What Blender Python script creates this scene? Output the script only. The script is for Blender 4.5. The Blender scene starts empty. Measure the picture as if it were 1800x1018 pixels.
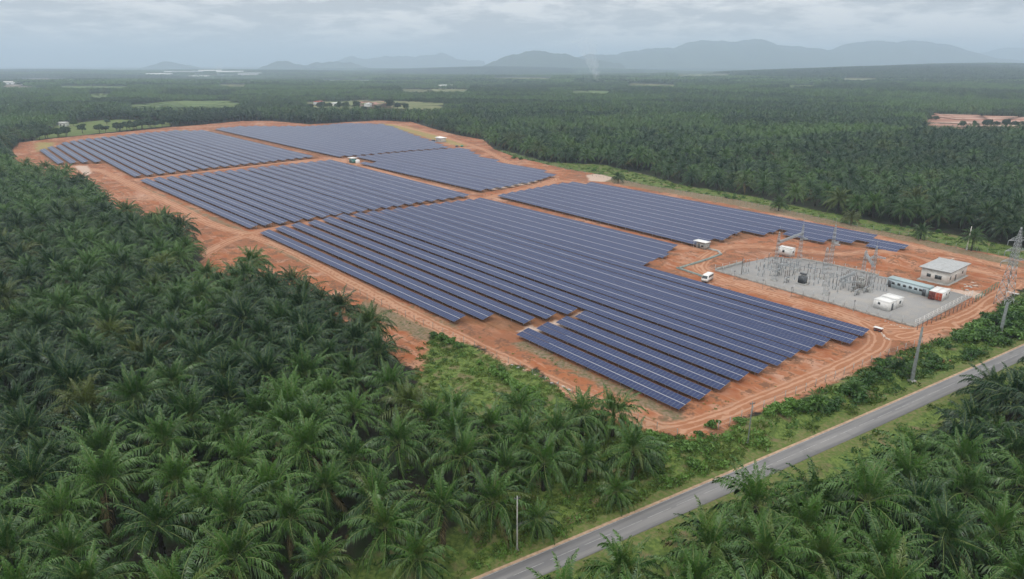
import bpy, math, random
import numpy as np
from math import sin, cos, radians, pi, atan
from mathutils import Vector, Matrix

random.seed(7)
RNG = np.random.default_rng(7)
SC = bpy.context.scene
COL = SC.collection

# ------------------------------------------------------------------ camera, sky, sun, exposure
CAM_H = 66.0
FOC = 1200.0 / 1800.0 * 36.0
PITCH = atan((509 - 114) / 1200.0)
cd = bpy.data.cameras.new("camera")
cd.lens = FOC; cd.sensor_width = 36.0; cd.clip_start = 0.5; cd.clip_end = 90000.0
cam = bpy.data.objects.new("camera", cd); COL.objects.link(cam)
cam.location = (0, 0, CAM_H); cam.rotation_euler = (pi / 2 - PITCH, 0, 0)
SC.camera = cam

SUN_EL, SUN_AZ = 58.0, 215.0        # azimuth clockwise from +Y
world = bpy.data.worlds.new("World"); SC.world = world; world.use_nodes = True
wt = world.node_tree; wt.nodes.clear()


class NT:
    """small helper that adds nodes and links sockets"""
    def __init__(s, t): s.t = t
    def n(s, typ, ins=None, **props):
        nd = s.t.nodes.new(typ)
        for k, v in props.items(): setattr(nd, k, v)
        for k, v in (ins or {}).items():
            sk = nd.inputs[k]
            if isinstance(v, bpy.types.NodeSocket): s.t.links.new(v, sk)
            elif isinstance(v, bpy.types.Node): s.t.links.new(v.outputs[0], sk)
            else: sk.default_value = v
        return nd
    def math(s, op, a, b=0.0, clamp=False):
        return s.n("ShaderNodeMath", {0: a, 1: b}, operation=op, use_clamp=clamp).outputs[0]
    def step(s, x, lo, hi):
        if lo > hi: return s.math("SUBTRACT", 1.0, s.step(x, hi, lo))
        return s.n("ShaderNodeMapRange", {0: x, 1: lo, 2: hi, 3: 0.0, 4: 1.0}, interpolation_type="SMOOTHSTEP").outputs[0]
    def mix(s, f, a, b):
        nd = s.t.nodes.new("ShaderNodeMix"); nd.data_type = "RGBA"
        for k, v in ((0, f), (6, a), (7, b)):
            if isinstance(v, bpy.types.NodeSocket): s.t.links.new(v, nd.inputs[k])
            else: nd.inputs[k].default_value = v if k == 0 else (tuple(v) + (1.0,))[:4]
        return nd.outputs[2]
    def noise(s, vec, scale, detail=4.0, rough=0.55, dist=0.0):
        nd = s.n("ShaderNodeTexNoise", {"Scale": scale, "Detail": detail, "Roughness": rough, "Distortion": dist})
        if vec is not None: s.t.links.new(vec, nd.inputs["Vector"])
        return nd.outputs[0]
    def link(s, a, b): s.t.links.new(a, b)


w = NT(wt)
tc = w.n("ShaderNodeTexCoord")
sep = w.n("ShaderNodeSeparateXYZ", {0: tc.outputs["Generated"]})
zc = w.math("MAXIMUM", sep.outputs[2], 0.0)
den = w.math("ADD", zc, 0.17)
px_ = w.math("DIVIDE", sep.outputs[0], den); py_ = w.math("DIVIDE", sep.outputs[1], den)
cv = w.n("ShaderNodeCombineXYZ", {0: px_, 1: py_}).outputs[0]
n1 = w.noise(cv, 1.15, 8.0, 0.60, 0.25)
n2 = w.noise(cv, 4.2, 6.0, 0.62, 0.25)
nn = w.math("ADD", w.math("MULTIPLY", n1, 0.7), w.math("MULTIPLY", n2, 0.3))
cl = w.step(nn, 0.43, 0.57)
K = 10.0
cloud = w.mix(cl, (0.64 * K, 0.65 * K, 0.665 * K), (1.14 * K, 1.11 * K, 1.08 * K))
# overcast sky: the zenith is brighter than the horizon
zen = w.n("ShaderNodeMapRange", {0: zc, 1: 0.08, 2: 0.75, 3: 1.0, 4: 2.05}).outputs[0]
cloud2 = w.n("ShaderNodeVectorMath", {0: cloud, "Scale": zen}, operation="SCALE").outputs[0]
sky = w.n("ShaderNodeTexSky", sky_type="NISHITA", sun_disc=False, sun_elevation=radians(SUN_EL), sun_rotation=radians(SUN_AZ))
hz = w.step(zc, -0.01, 0.045)
cloud3 = w.mix(hz, (0.68 * K, 0.73 * K, 0.79 * K), cloud2)
skyc = w.mix(0.93, sky.outputs[0], cloud3)
bg = w.n("ShaderNodeBackground", {0: skyc, 1: 0.1})
wo = w.n("ShaderNodeOutputWorld", {0: bg.outputs[0]})

sd = bpy.data.lights.new("sun", "SUN"); sd.energy = 1.15; sd.angle = radians(22); sd.color = (1.0, 0.965, 0.91)
sun = bpy.data.objects.new("sun", sd); COL.objects.link(sun)
_sd = Vector((sin(radians(SUN_AZ)) * cos(radians(SUN_EL)), cos(radians(SUN_AZ)) * cos(radians(SUN_EL)), sin(radians(SUN_EL))))
sun.rotation_euler = (-_sd).to_track_quat("-Z", "Y").to_euler(); sun.location = (0, 0, 300)

SC.view_settings.view_transform = "Standard"; SC.view_settings.look = "None"
SC.view_settings.exposure = -0.14; SC.view_settings.gamma = 1.0; SC.view_settings.use_curve_mapping = False
SC.render.engine = "CYCLES"
cy = SC.cycles
cy.use_denoising = True; cy.max_bounces = 5; cy.diffuse_bounces = 3; cy.glossy_bounces = 2; cy.transparent_max_bounces = 8
cy.volume_bounces = 2; cy.sample_clamp_indirect = 4.0


# ------------------------------------------------------------------ survey helpers: photo point -> ground point
_AZ = atan(-1030 / (1200 * cos(PITCH) + 395 * sin(PITCH)))
SD = np.array([-sin(_AZ), -cos(_AZ)])            # along the rows, towards the road
TD = np.array([-SD[1], SD[0]])                   # across the rows, away from the camera
ROW_ANG = math.atan2(SD[1], SD[0])


def G(u, v, z=0.0):
    x = u - 900.0; y = 509.0 - v
    fw = 1200 * cos(PITCH) + y * sin(PITCH); dn = 1200 * sin(PITCH) - y * cos(PITCH)
    k = (CAM_H - z) / dn
    return np.array([x * k, fw * k])


def ST(s, t): return SD * s + TD * t
def toST(p): return float(np.dot(p, SD)), float(np.dot(p, TD))
def poly(pts, z=0.0): return np.array([G(u, v, p[0] if p else z) for (u, v, *p) in pts])
V3 = lambda p, z=0.0: (float(p[0]), float(p[1]), float(z))


def seg_dist(P, A, B):
    d = B - A; L = max(float(d @ d), 1e-9)
    t = np.clip(((P - A) @ d) / L, 0, 1)
    q = P - (A + t[:, None] * d)
    return np.hypot(q[:, 0], q[:, 1])


def line_dist(P, L):
    r = np.full(len(P), 1e9)
    for a, b in zip(L[:-1], L[1:]): r = np.minimum(r, seg_dist(P, a, b))
    return r


def inside(P, pl):
    r = np.zeros(len(P), bool); x, y = P[:, 0], P[:, 1]
    for (x0, y0), (x1, y1) in zip(pl, np.roll(pl, -1, 0)):
        if y0 == y1: continue
        c = ((y0 > y) != (y1 > y)) & (x < (x1 - x0) * (y - y0) / (y1 - y0) + x0)
        r ^= c
    return r


def sdf(P, pl):
    d = line_dist(P, np.vstack([pl, pl[:1]]))
    return np.where(inside(P, pl), d, -d)


# ------------------------------------------------------------------ object helpers
def tag(o, label=None, cat=None, group=None, kind=None):
    if label: o["label"] = label
    if cat: o["category"] = cat
    if group: o["group"] = group
    if kind: o["kind"] = kind
    return o


def empty(name, loc, rz=0.0):
    o = bpy.data.objects.new(name, None); COL.objects.link(o)
    o.location = loc; o.rotation_euler = (0, 0, rz); o.empty_display_size = 0.5
    return o


class MB:
    """mesh builder: vertices, faces and a material index per face"""
    def __init__(s): s.v = []; s.f = []; s.m = []; s.n = 0
    def add(s, V, F, mi=0):
        V = np.asarray(V, float).reshape(-1, 3)
        s.v.append(V)
        F = [tuple(i + s.n for i in f) for f in F]
        s.f += F; s.m += (list(mi) if hasattr(mi, "__len__") else [mi] * len(F)); s.n += len(V)
        return s
    def box(s, x0, x1, y0, y1, z0, z1, mi=0, M=None):
        V = np.array([(x, y, z) for z in (z0, z1) for x, y in ((x0, y0), (x1, y0), (x1, y1), (x0, y1))], float)
        if M is not None: V = V @ np.array(M.to_3x3()).T + np.array(M.translation)
        return s.add(V, [(3, 2, 1, 0), (4, 5, 6, 7), (0, 1, 5, 4), (1, 2, 6, 5), (2, 3, 7, 6), (3, 0, 4, 7)], mi)
    def bar(s, p, q, r, mi=0, n=4, r2=None):
        p = np.asarray(p, float); q = np.asarray(q, float); d = q - p; L = np.linalg.norm(d)
        if L < 1e-6: return s
        d /= L; a = np.cross(d, (0, 0, 1.0)); 
        if np.linalg.norm(a) < 1e-3: a = np.cross(d, (0, 1.0, 0))
        a /= np.linalg.norm(a); b = np.cross(d, a); r2 = r if r2 is None else r2
        th = np.arange(n) * 2 * pi / n + pi / 4
        ring = np.outer(np.cos(th), a) + np.outer(np.sin(th), b)
        V = np.vstack([p + ring * r, q + ring * r2])
        F = [(i, (i + 1) % n, n + (i + 1) % n, n + i) for i in range(n)] + [tuple(range(n))[::-1], tuple(range(n, 2 * n))]
        return s.add(V, F, mi)
    def lathe(s, prof, n=10, mi=0, c=(0, 0)):
        th = np.arange(n) * 2 * pi / n; V = []
        for r, z in prof: V += [(c[0] + r * cos(t), c[1] + r * sin(t), z) for t in th]
        F = []
        for k in range(len(prof) - 1):
            F += [(k * n + i, k * n + (i + 1) % n, (k + 1) * n + (i + 1) % n, (k + 1) * n + i) for i in range(n)]
        F += [tuple(range(n))[::-1], tuple(range((len(prof) - 1) * n, len(prof) * n))]
        return s.add(V, F, mi)
    def mesh(s, name, mats, smooth=False):
        me = bpy.data.meshes.new(name)
        V = np.vstack(s.v) if s.v else np.zeros((0, 3))
        nf = len(s.f); cnt = np.fromiter((len(f) for f in s.f), np.int32, nf)
        loops = np.fromiter((i for f in s.f for i in f), np.int32, int(cnt.sum()))
        me.vertices.add(len(V)); me.vertices.foreach_set("co", V.ravel())
        me.loops.add(len(loops)); me.loops.foreach_set("vertex_index", loops)
        me.polygons.add(nf); me.polygons.foreach_set("loop_start", np.concatenate([[0], np.cumsum(cnt)[:-1]]).astype(np.int32))
        me.polygons.foreach_set("loop_total", cnt)
        me.polygons.foreach_set("material_index", np.array(s.m, np.int32))
        for m in (mats if isinstance(mats, (list, tuple)) else [mats]): me.materials.append(m)
        me.update(calc_edges=True)
        if smooth: me.polygons.foreach_set("use_smooth", np.ones(nf, bool))
        return me
    def build(s, name, mats, parent=None, smooth=False, loc=None, rz=None):
        o = bpy.data.objects.new(name, s.mesh(name, mats, smooth)); COL.objects.link(o)
        if parent: o.parent = parent
        if loc is not None: o.location = loc
        if rz is not None: o.rotation_euler = (0, 0, rz)
        return o


def place(me, name, parent=None, M=None):
    o = bpy.data.objects.new(name, me); COL.objects.link(o)
    if parent: o.parent = parent
    if M is not None: o.matrix_local = M
    return o


def grid_mesh(name, X, Y, Z, mat, attrs=None, smooth=True):
    ny, nx = X.shape
    me = bpy.data.meshes.new(name)
    co = np.stack([X, Y, Z], -1).reshape(-1, 3)
    idx = np.arange(nx * ny).reshape(ny, nx)
    q = np.stack([idx[:-1, :-1], idx[:-1, 1:], idx[1:, 1:], idx[1:, :-1]], -1).reshape(-1, 4)
    me.vertices.add(len(co)); me.vertices.foreach_set("co", co.ravel())
    me.loops.add(q.size); me.loops.foreach_set("vertex_index", q.ravel().astype(np.int32))
    me.polygons.add(len(q)); me.polygons.foreach_set("loop_start", (np.arange(len(q)) * 4).astype(np.int32))
    me.polygons.foreach_set("loop_total", np.full(len(q), 4, np.int32))
    if smooth: me.polygons.foreach_set("use_smooth", np.ones(len(q), bool))
    me.materials.append(mat); me.update(calc_edges=True)
    for k, a in (attrs or {}).items():
        at = me.attributes.new(k, "FLOAT", "POINT"); at.data.foreach_set("value", a.reshape(-1).astype(np.float32))
    o = bpy.data.objects.new(name, me); COL.objects.link(o)
    return o


# ------------------------------------------------------------------ materials
def mat(name):
    m = bpy.data.materials.new(name); m.use_nodes = True; m.node_tree.nodes.clear()
    return m, NT(m.node_tree)


def finish(m, t, col, rough=0.8, spec=0.3, metal=0.0, bump=None, bstr=0.3, bdist=0.1, extra=None):
    p = t.n("ShaderNodeBsdfPrincipled")
    for k, v in (("Base Color", col), ("Roughness", rough), ("Specular IOR Level", spec), ("Metallic", metal)):
        if isinstance(v, bpy.types.NodeSocket): t.link(v, p.inputs[k])
        else: p.inputs[k].default_value = (tuple(v) + (1.0,))[:4] if k == "Base Color" else v
    for k, v in (extra or {}).items(): p.inputs[k].default_value = v
    if bump is not None:
        b = t.n("ShaderNodeBump", {"Height": bump, "Strength": bstr, "Distance": bdist})
        t.link(b.outputs[0], p.inputs["Normal"])
    o = t.n("ShaderNodeOutputMaterial", {0: p.outputs[0]})
    return m


def simple(name, col, rough=0.7, spec=0.3, metal=0.0, var=0.15, scale=1.5, dirt=None):
    m, t = mat(name)
    g = t.n("ShaderNodeNewGeometry").outputs["Position"]
    n = t.noise(g, scale, 5.0, 0.6)
    c = t.mix(t.step(n, 0.3, 0.7), tuple(x * (1 - var) for x in col), tuple(min(1, x * (1 + var)) for x in col))
    if dirt:
        n3 = t.noise(g, scale * 0.35, 6.0, 0.7)
        c = t.mix(t.math("MULTIPLY", t.step(n3, 0.48, 0.72), 0.7), c, dirt)
    return finish(m, t, c, rough, spec, metal)


def leaf_mat(name, a, b, rough=0.5, yellow=0.0, spec=0.35):
    """foliage: hue differs from plant to plant and from leaf patch to leaf patch"""
    m, t = mat(name)
    r = t.n("ShaderNodeObjectInfo").outputs["Random"]
    loc = t.n("ShaderNodeObjectInfo").outputs["Location"]
    g = t.n("ShaderNodeNewGeometry").outputs["Position"]
    big = t.noise(loc, 0.012, 3.0)
    n = t.noise(g, 1.3, 3.0)
    vor = t.n("ShaderNodeTexVoronoi", {"Vector": t.n("ShaderNodeVectorMath", {0: loc, 1: t.n("ShaderNodeVectorMath", {0: loc}, operation="SINE").outputs[0]}, operation="ADD").outputs[0], "Scale": 0.0042}).outputs["Color"]
    blk = t.n("ShaderNodeSeparateXYZ", {0: vor}).outputs[0]
    f = t.math("ADD", t.math("MULTIPLY", r, 0.55), t.math("ADD", t.math("MULTIPLY", t.math("SUBTRACT", n, 0.2), 0.75), t.math("ADD", t.math("MULTIPLY", t.math("SUBTRACT", big, 0.5), 1.2), t.math("MULTIPLY", t.math("SUBTRACT", blk, 0.5), 0.65))))
    c = t.mix(t.step(f, 0.15, 0.85), a, b)
    if yellow:
        r2 = t.math("FRACT", t.math("MULTIPLY", r, 17.3))
        c = t.mix(t.math("MULTIPLY", t.step(r2, 0.86, 0.98), yellow), c, (0.115, 0.13, 0.022))
    p = t.n("ShaderNodeBsdfPrincipled", {"Roughness": rough, "Specular IOR Level": spec})
    t.link(c, p.inputs["Base Color"])
    tr = t.n("ShaderNodeBsdfTranslucent"); t.link(c, tr.inputs[0])
    mx = t.n("ShaderNodeMixShader", {0: 0.10, 1: p.outputs[0], 2: tr.outputs[0]})
    t.n("ShaderNodeOutputMaterial", {0: mx.outputs[0]})
    return m


M_PALM = leaf_mat("palm_leaf", (0.012, 0.048, 0.012), (0.068, 0.158, 0.025), 0.36, 0.6, 0.5)
M_PALMFAR = leaf_mat("palm_leaf_far", (0.014, 0.050, 0.016), (0.075, 0.155, 0.030), 0.42, 0.3, 0.5)
M_RACHIS = simple("palm_midrib", (0.14, 0.19, 0.06), 0.45)
M_DRY = simple("dry_frond", (0.11, 0.09, 0.04), 0.8)
M_TRUNK = simple("palm_trunk", (0.035, 0.030, 0.025), 0.95, var=0.4, scale=4)
M_SHRUB = leaf_mat("shrub_leaf", (0.032, 0.085, 0.018), (0.110, 0.215, 0.038), 0.45)
M_TREE = leaf_mat("tree_leaf", (0.020, 0.048, 0.022), (0.045, 0.085, 0.030), 0.6)
M_GRASS = leaf_mat("grass_blade", (0.070, 0.120, 0.022), (0.14, 0.20, 0.045), 0.6)
M_BARK = simple("bark", (0.11, 0.09, 0.07), 0.9)
M_STEEL = simple("galvanised_steel", (0.42, 0.44, 0.45), 0.45, 0.5, 0.55)
M_DARKSTEEL = simple("dark_steel", (0.10, 0.11, 0.12), 0.5, 0.4, 0.3)
M_POLE = simple("weathered_pole", (0.17, 0.19, 0.185), 0.8, var=0.25, scale=2)
M_CONC = simple("concrete", (0.36, 0.36, 0.34), 0.85, var=0.15, dirt=(0.20, 0.17, 0.14))
M_CONCD = simple("damp_concrete", (0.22, 0.26, 0.24), 0.85, var=0.25, dirt=(0.14, 0.15, 0.12))
M_WHITE = simple("white_paint", (0.76, 0.76, 0.74), 0.5, var=0.04, dirt=(0.60, 0.57, 0.52))
M_CREAM = simple("cream_render", (0.74, 0.73, 0.69), 0.8, var=0.05, dirt=(0.52, 0.47, 0.40))
M_ROOFG = simple("grey_roof_sheet", (0.36, 0.37, 0.37), 0.6, var=0.12, dirt=(0.25, 0.25, 0.24))
M_BLUEW = simple("pale_blue_wall", (0.46, 0.55, 0.58), 0.6, var=0.08)
M_BLUER = simple("pale_blue_roof", (0.34, 0.43, 0.44), 0.5, var=0.08, dirt=(0.30, 0.36, 0.36))
M_RED = simple("red_oxide_paint", (0.42, 0.085, 0.045), 0.6, var=0.25)
M_DRED = simple("dark_red_paint", (0.16, 0.05, 0.045), 0.7, var=0.3)
M_GLASSD = simple("dark_window", (0.035, 0.045, 0.05), 0.15, 0.6)
M_GREEN = simple("green_net", (0.05, 0.22, 0.17), 0.7, var=0.2)
M_PORC = simple("brown_porcelain", (0.19, 0.165, 0.155), 0.3, 0.5)
M_PORCG = simple("grey_porcelain", (0.22, 0.25, 0.27), 0.3, 0.5)
M_TEAL = simple("teal_wall", (0.10, 0.26, 0.24), 0.6, var=0.2)
M_ROCK = simple("spoil_rock", (0.50, 0.40, 0.33), 0.9, var=0.25, scale=3)
M_REDSOIL = simple("red_soil_heap", (0.25, 0.11, 0.06), 0.95, var=0.3, scale=1.2)


# ground -------------------------------------------------------------
def ground_mat():
    m, t = mat("site_ground")
    g = t.n("ShaderNodeNewGeometry").outputs["Position"]
    A = lambda k: t.n("ShaderNodeAttribute", attribute_name=k).outputs["Fac"]
    e = A("earth"); gr = A("grass"); tk = A("track"); pl = A("pale"); dr = A("damp"); vg = A("verge"); yl = A("yellow")
    # streak coordinates: stretched along the rows, like wheel and grader marks
    mp = t.n("ShaderNodeMapping", {0: g, 2: (0, 0, ROW_ANG), 3: (7.0, 1.0, 1.0)}, vector_type="TEXTURE").outputs[0]
    nA = t.noise(g, 0.035, 6, 0.6); nB = t.noise(g, 0.22, 6, 0.62, 0.4); nC = t.noise(g, 1.3, 5, 0.65); nS = t.noise(mp, 0.55, 5, 0.65, 0.6)
    nD = t.noise(g, 0.09, 5, 0.6, 0.8)
    red = (0.27, 0.088, 0.036); org = (0.35, 0.150, 0.070); pink = (0.45, 0.27, 0.185); drk = (0.13, 0.066, 0.040); grey = (0.21, 0.165, 0.12)
    c = t.mix(t.step(nB, 0.35, 0.65), red, org)
    c = t.mix(t.math("MULTIPLY", t.step(nS, 0.50, 0.70), 0.7), c, pink)
    c = t.mix(t.math("MULTIPLY", t.step(nA, 0.51, 0.62), 0.6), c, (0.43, 0.26, 0.175))
    c = t.mix(t.math("MULTIPLY", t.step(nA, 0.50, 0.38), 0.7), c, (0.22, 0.100, 0.055))
    c = t.mix(t.math("MULTIPLY", t.step(nD, 0.54, 0.66), 0.5), c, (0.46, 0.30, 0.22))
    c = t.mix(t.math("MULTIPLY", t.step(t.math("ADD", nB, t.math("MULTIPLY", t.math("SUBTRACT", nC, 0.5), 0.6)), 0.51, 0.61), 0.8), c, drk)
    # the soil under and between the rows is browner, with shade painted in
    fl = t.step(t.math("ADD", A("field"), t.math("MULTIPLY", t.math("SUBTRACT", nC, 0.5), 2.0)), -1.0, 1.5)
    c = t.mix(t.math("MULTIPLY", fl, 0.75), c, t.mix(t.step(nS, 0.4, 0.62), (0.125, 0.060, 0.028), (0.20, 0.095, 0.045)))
    # weedy / damp soil along the drains
    dm = t.step(t.math("ADD", dr, t.math("MULTIPLY", t.math("SUBTRACT", nB, 0.5), 5.0)), -0.6, 1.6)
    c = t.mix(t.math("MULTIPLY", dm, 0.8), c, t.mix(t.step(nC, 0.4, 0.6), grey, (0.10, 0.11, 0.05)))
    yw = t.step(t.math("ADD", yl, t.math("MULTIPLY", t.math("SUBTRACT", nB, 0.5), 14.0)), -1.0, 4.0)
    c = t.mix(t.math("MULTIPLY", yw, 0.85), c, t.mix(t.step(nB, 0.4, 0.6), (0.30, 0.22, 0.085), (0.22, 0.22, 0.075)))
    # beaten tracks with paired wheel ruts
    wob = t.math("ADD", tk, t.math("MULTIPLY", t.math("SUBTRACT", nD, 0.5), 1.6))
    tm = t.n("ShaderNodeMapRange", {0: wob, 1: 3.4, 2: 2.0, 3: 0.0, 4: 1.0}).outputs[0]
    rut = t.math("ADD", t.math("SINE", t.math("MULTIPLY", t.math("ADD", tk, t.math("MULTIPLY", nD, 1.4)), 4.6)), t.math("MULTIPLY", t.math("SUBTRACT", nB, 0.5), 5.0))
    tcol = t.mix(t.step(rut, -0.4, 0.7), (0.30, 0.135, 0.070), (0.44, 0.245, 0.155))
    tcol = t.mix(t.math("MULTIPLY", t.step(nC, 0.5, 0.7), 0.4), tcol, (0.40, 0.21, 0.12))
    c = t.mix(t.math("MULTIPLY", tm, 0.85), c, tcol)
    pm = t.step(t.math("ADD", pl, t.math("MULTIPLY", t.math("SUBTRACT", nB, 0.5), 5.0)), -0.5, 1.2)
    c = t.mix(t.math("MULTIPLY", pm, 0.85), c, t.mix(t.step(nC, 0.4, 0.62), (0.52, 0.42, 0.35), (0.44, 0.33, 0.26)))
    # vegetation and plantation floor round the bare earth
    ggc = t.mix(t.step(nC, 0.38, 0.64), (0.060, 0.100, 0.022), (0.135, 0.185, 0.045))
    ggc = t.mix(t.math("MULTIPLY", t.step(nB, 0.50, 0.64), 0.8), ggc, (0.16, 0.125, 0.07))
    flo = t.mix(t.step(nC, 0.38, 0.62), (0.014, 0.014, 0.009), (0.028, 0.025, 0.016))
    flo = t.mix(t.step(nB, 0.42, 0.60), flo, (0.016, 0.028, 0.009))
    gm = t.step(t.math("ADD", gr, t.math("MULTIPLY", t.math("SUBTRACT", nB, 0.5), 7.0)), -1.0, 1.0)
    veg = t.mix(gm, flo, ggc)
    vm = t.step(t.math("ADD", vg, t.math("MULTIPLY", t.math("SUBTRACT", nB, 0.5), 2.2)), -0.3, 0.5)
    vcol = t.mix(t.step(nC, 0.40, 0.62), (0.085, 0.125, 0.028), (0.15, 0.145, 0.060))
    veg = t.mix(vm, veg, vcol)
    em = t.step(t.math("ADD", e, t.math("ADD", t.math("MULTIPLY", t.math("SUBTRACT", nB, 0.5), 8.0), t.math("MULTIPLY", t.math("SUBTRACT", nC, 0.5), 2.5))), -0.8, 0.8)
    c = t.mix(em, veg, c)
    hgt = t.math("ADD", t.math("MULTIPLY", nB, 0.6), t.math("ADD", t.math("MULTIPLY", nC, 0.3), t.math("MULTIPLY", nS, 0.4)))
    return finish(m, t, c, 0.92, 0.2, 0.0, hgt, 0.9, 0.45)


M_GROUND = ground_mat()


def far_mat():
    m, t = mat("far_land")
    g = t.n("ShaderNodeNewGeometry").outputs["Position"]
    nA = t.noise(g, 0.0011, 6, 0.6); nB = t.noise(g, 0.02, 6, 0.7)
    c = t.mix(t.step(nA, 0.35, 0.62), (0.026, 0.046, 0.026), (0.042, 0.070, 0.032))
    c = t.mix(t.step(nB, 0.40, 0.62), c, (0.020, 0.036, 0.020))
    c = t.mix(t.math("MULTIPLY", t.step(t.noise(g, 0.0006, 5, 0.65, 1.0), 0.60, 0.66), 0.7), c, (0.10, 0.13, 0.06))
    return finish(m, t, c, 0.95, 0.1)


M_FAR = far_mat()


def field_mat(name, a, b, s=0.05, streak=0.2):
    m, t = mat(name)
    g = t.n("ShaderNodeNewGeometry").outputs["Position"]
    mp = t.n("ShaderNodeMapping", {0: g, 3: (streak, 1.0, 1.0)}, vector_type="POINT").outputs[0]
    n = t.noise(mp, s, 5, 0.65, 0.5); n2 = t.noise(g, s * 5, 4)
    c = t.mix(t.step(n, 0.40, 0.60), a, b)
    c = t.mix(t.math("MULTIPLY", t.step(n2, 0.5, 0.7), 0.4), c, tuple(x * 0.6 for x in a))
    return finish(m, t, c, 0.95, 0.1)


# ------------------------------------------------------------------ layout polygons
EARTH = poly([(22, 264), (33, 251), (110, 242), (300, 224), (385, 217), (425, 213), (480, 213), (545, 219), (665, 212), (725, 215),
              (760, 226), (800, 237), (850, 246), (868, 262), (905, 276), (1000, 298), (1050, 306), (1140, 326), (1300, 352), (1400, 373),
              (1500, 396), (1600, 417), (1700, 438), (1800, 458), (1900, 480), (1900, 515), (1800, 508), (1768, 522), (1750, 545),
              (1690, 575), (1650, 600), (1600, 612), (1560, 628), (1480, 668), (1400, 707), (1310, 737), (1250, 768), (1205, 780),
              (1190, 772), (1130, 757), (1060, 737), (1000, 702), (945, 652), (885, 638), (830, 606), (760, 590, 0),
              (735, 605, 8), (690, 562, 9), (645, 545, 9), (600, 518, 9), (560, 500, 9), (545, 482, 9), (490, 470, 9), (455, 452, 9), (420, 446, 9), (375, 466, 8), (325, 480, 8), (335, 450, 8), (352, 428, 9),
              (345, 400, 9), (305, 376, 9), (262, 356, 9), (206, 368, 9), (196, 345, 9), (190, 330, 9), (152, 301, 9), (128, 291, 9), (70, 284, 9), (22, 275, 9)])
FIELDC = poly([(735, 612), (725, 720), (900, 750), (1000, 730), (1060, 745), (1000, 702), (945, 652), (885, 638), (830, 606), (760, 590)])
SPARSE = poly([(1060, 735), (1190, 770), (1250, 765), (1330, 790), (1240, 850), (1000, 950), (880, 1018), (800, 1040), (845, 930), (900, 820)])
STRIP = poly([(1190, 770), (1250, 765), (1310, 737), (1400, 707), (1480, 668), (1560, 628), (1650, 600), (1690, 575), (1750, 545), (1800, 515), (1900, 500),
              (1900, 560), (1800, 605), (1643, 678), (1520, 724), (1294, 826), (1100, 903), (857, 1014), (700, 1085), (640, 1060), (830, 1010), (1000, 950)])
NEGREEN = poly([(868, 262), (905, 276), (1000, 298), (1050, 306), (1140, 326), (1300, 352), (1400, 373), (1500, 396), (1600, 417), (1700, 438), (1800, 458),
                (1900, 478), (1900, 455), (1800, 437), (1700, 418), (1600, 402), (1500, 384), (1400, 362), (1300, 342), (1200, 326), (1130, 306), (1060, 290), (960, 285), (900, 268)])
NWGREEN = poly([(60, 246), (120, 240), (300, 221), (300, 214), (262, 213), (215, 210), (170, 212), (100, 221), (75, 238)])
GAPS = [poly([(372, 478), (300, 512), (200, 530), (90, 545), (0, 545)]), poly([(215, 415), (150, 425), (60, 438), (0, 440)])]
YARD = poly([(1257, 476), (1306, 463), (1358, 452), (1409, 456), (1500, 473), (1544, 485), (1640, 504), (1708, 522), (1607, 575), (1424, 523)])
ROAD_L = poly([(600, 1130), (857, 1017), (967, 968), (1100, 907), (1197, 870), (1294, 830), (1422, 777), (1520, 729), (1643, 682), (1800, 610), (1960, 535)])
ROAD_R = poly([(700, 1122), (933, 1017), (1067, 953), (1113, 937), (1200, 893), (1307, 850), (1420, 801), (1528, 752), (1652, 699), (1800, 631), (1960, 553)])
ROAD_C = (ROAD_L[[1, 3, 5, 7, 8, 9]] + ROAD_R[[1, 3, 5, 7, 8, 9]]) / 2


def resample(L, step):
    L = np.asarray(L, float); d = np.concatenate([[0], np.cumsum(np.hypot(*np.diff(L, axis=0).T))])
    n = max(2, int(d[-1] / step)); q = np.linspace(0, d[-1], n)
    return np.stack([np.interp(q, d, L[:, 0]), np.interp(q, d, L[:, 1])], -1)


def smooth(L, k=3):
    L = resample(L, 4.0)
    for _ in range(k * 6): L[1:-1] = (L[:-2] + 2 * L[1:-1] + L[2:]) / 4
    return L


# straight-ish road: fit one smooth centre line and a constant width
_all = np.array([toST(p) for p in np.vstack([ROAD_L, ROAD_R])])
_fit = np.polyfit(_all[:, 1], _all[:, 0], 2)
_tt = np.arange(-100, 700, 4.0)
_sfit = lambda t: np.where(t < 240, np.polyval(_fit, t), np.polyval(_fit, 240.0) + (t - 240) * float(np.polyval(np.polyder(_fit), 240.0)))
ROADC = np.array([ST(float(_sfit(t)), t) for t in _tt])
ROAD_HW = 1.95
_dr = np.gradient(ROADC, axis=0); _dr /= np.hypot(_dr[:, 0], _dr[:, 1])[:, None]
ROADN = np.stack([_dr[:, 1], -_dr[:, 0]], -1)     # points to the camera-right side of the road

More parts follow.
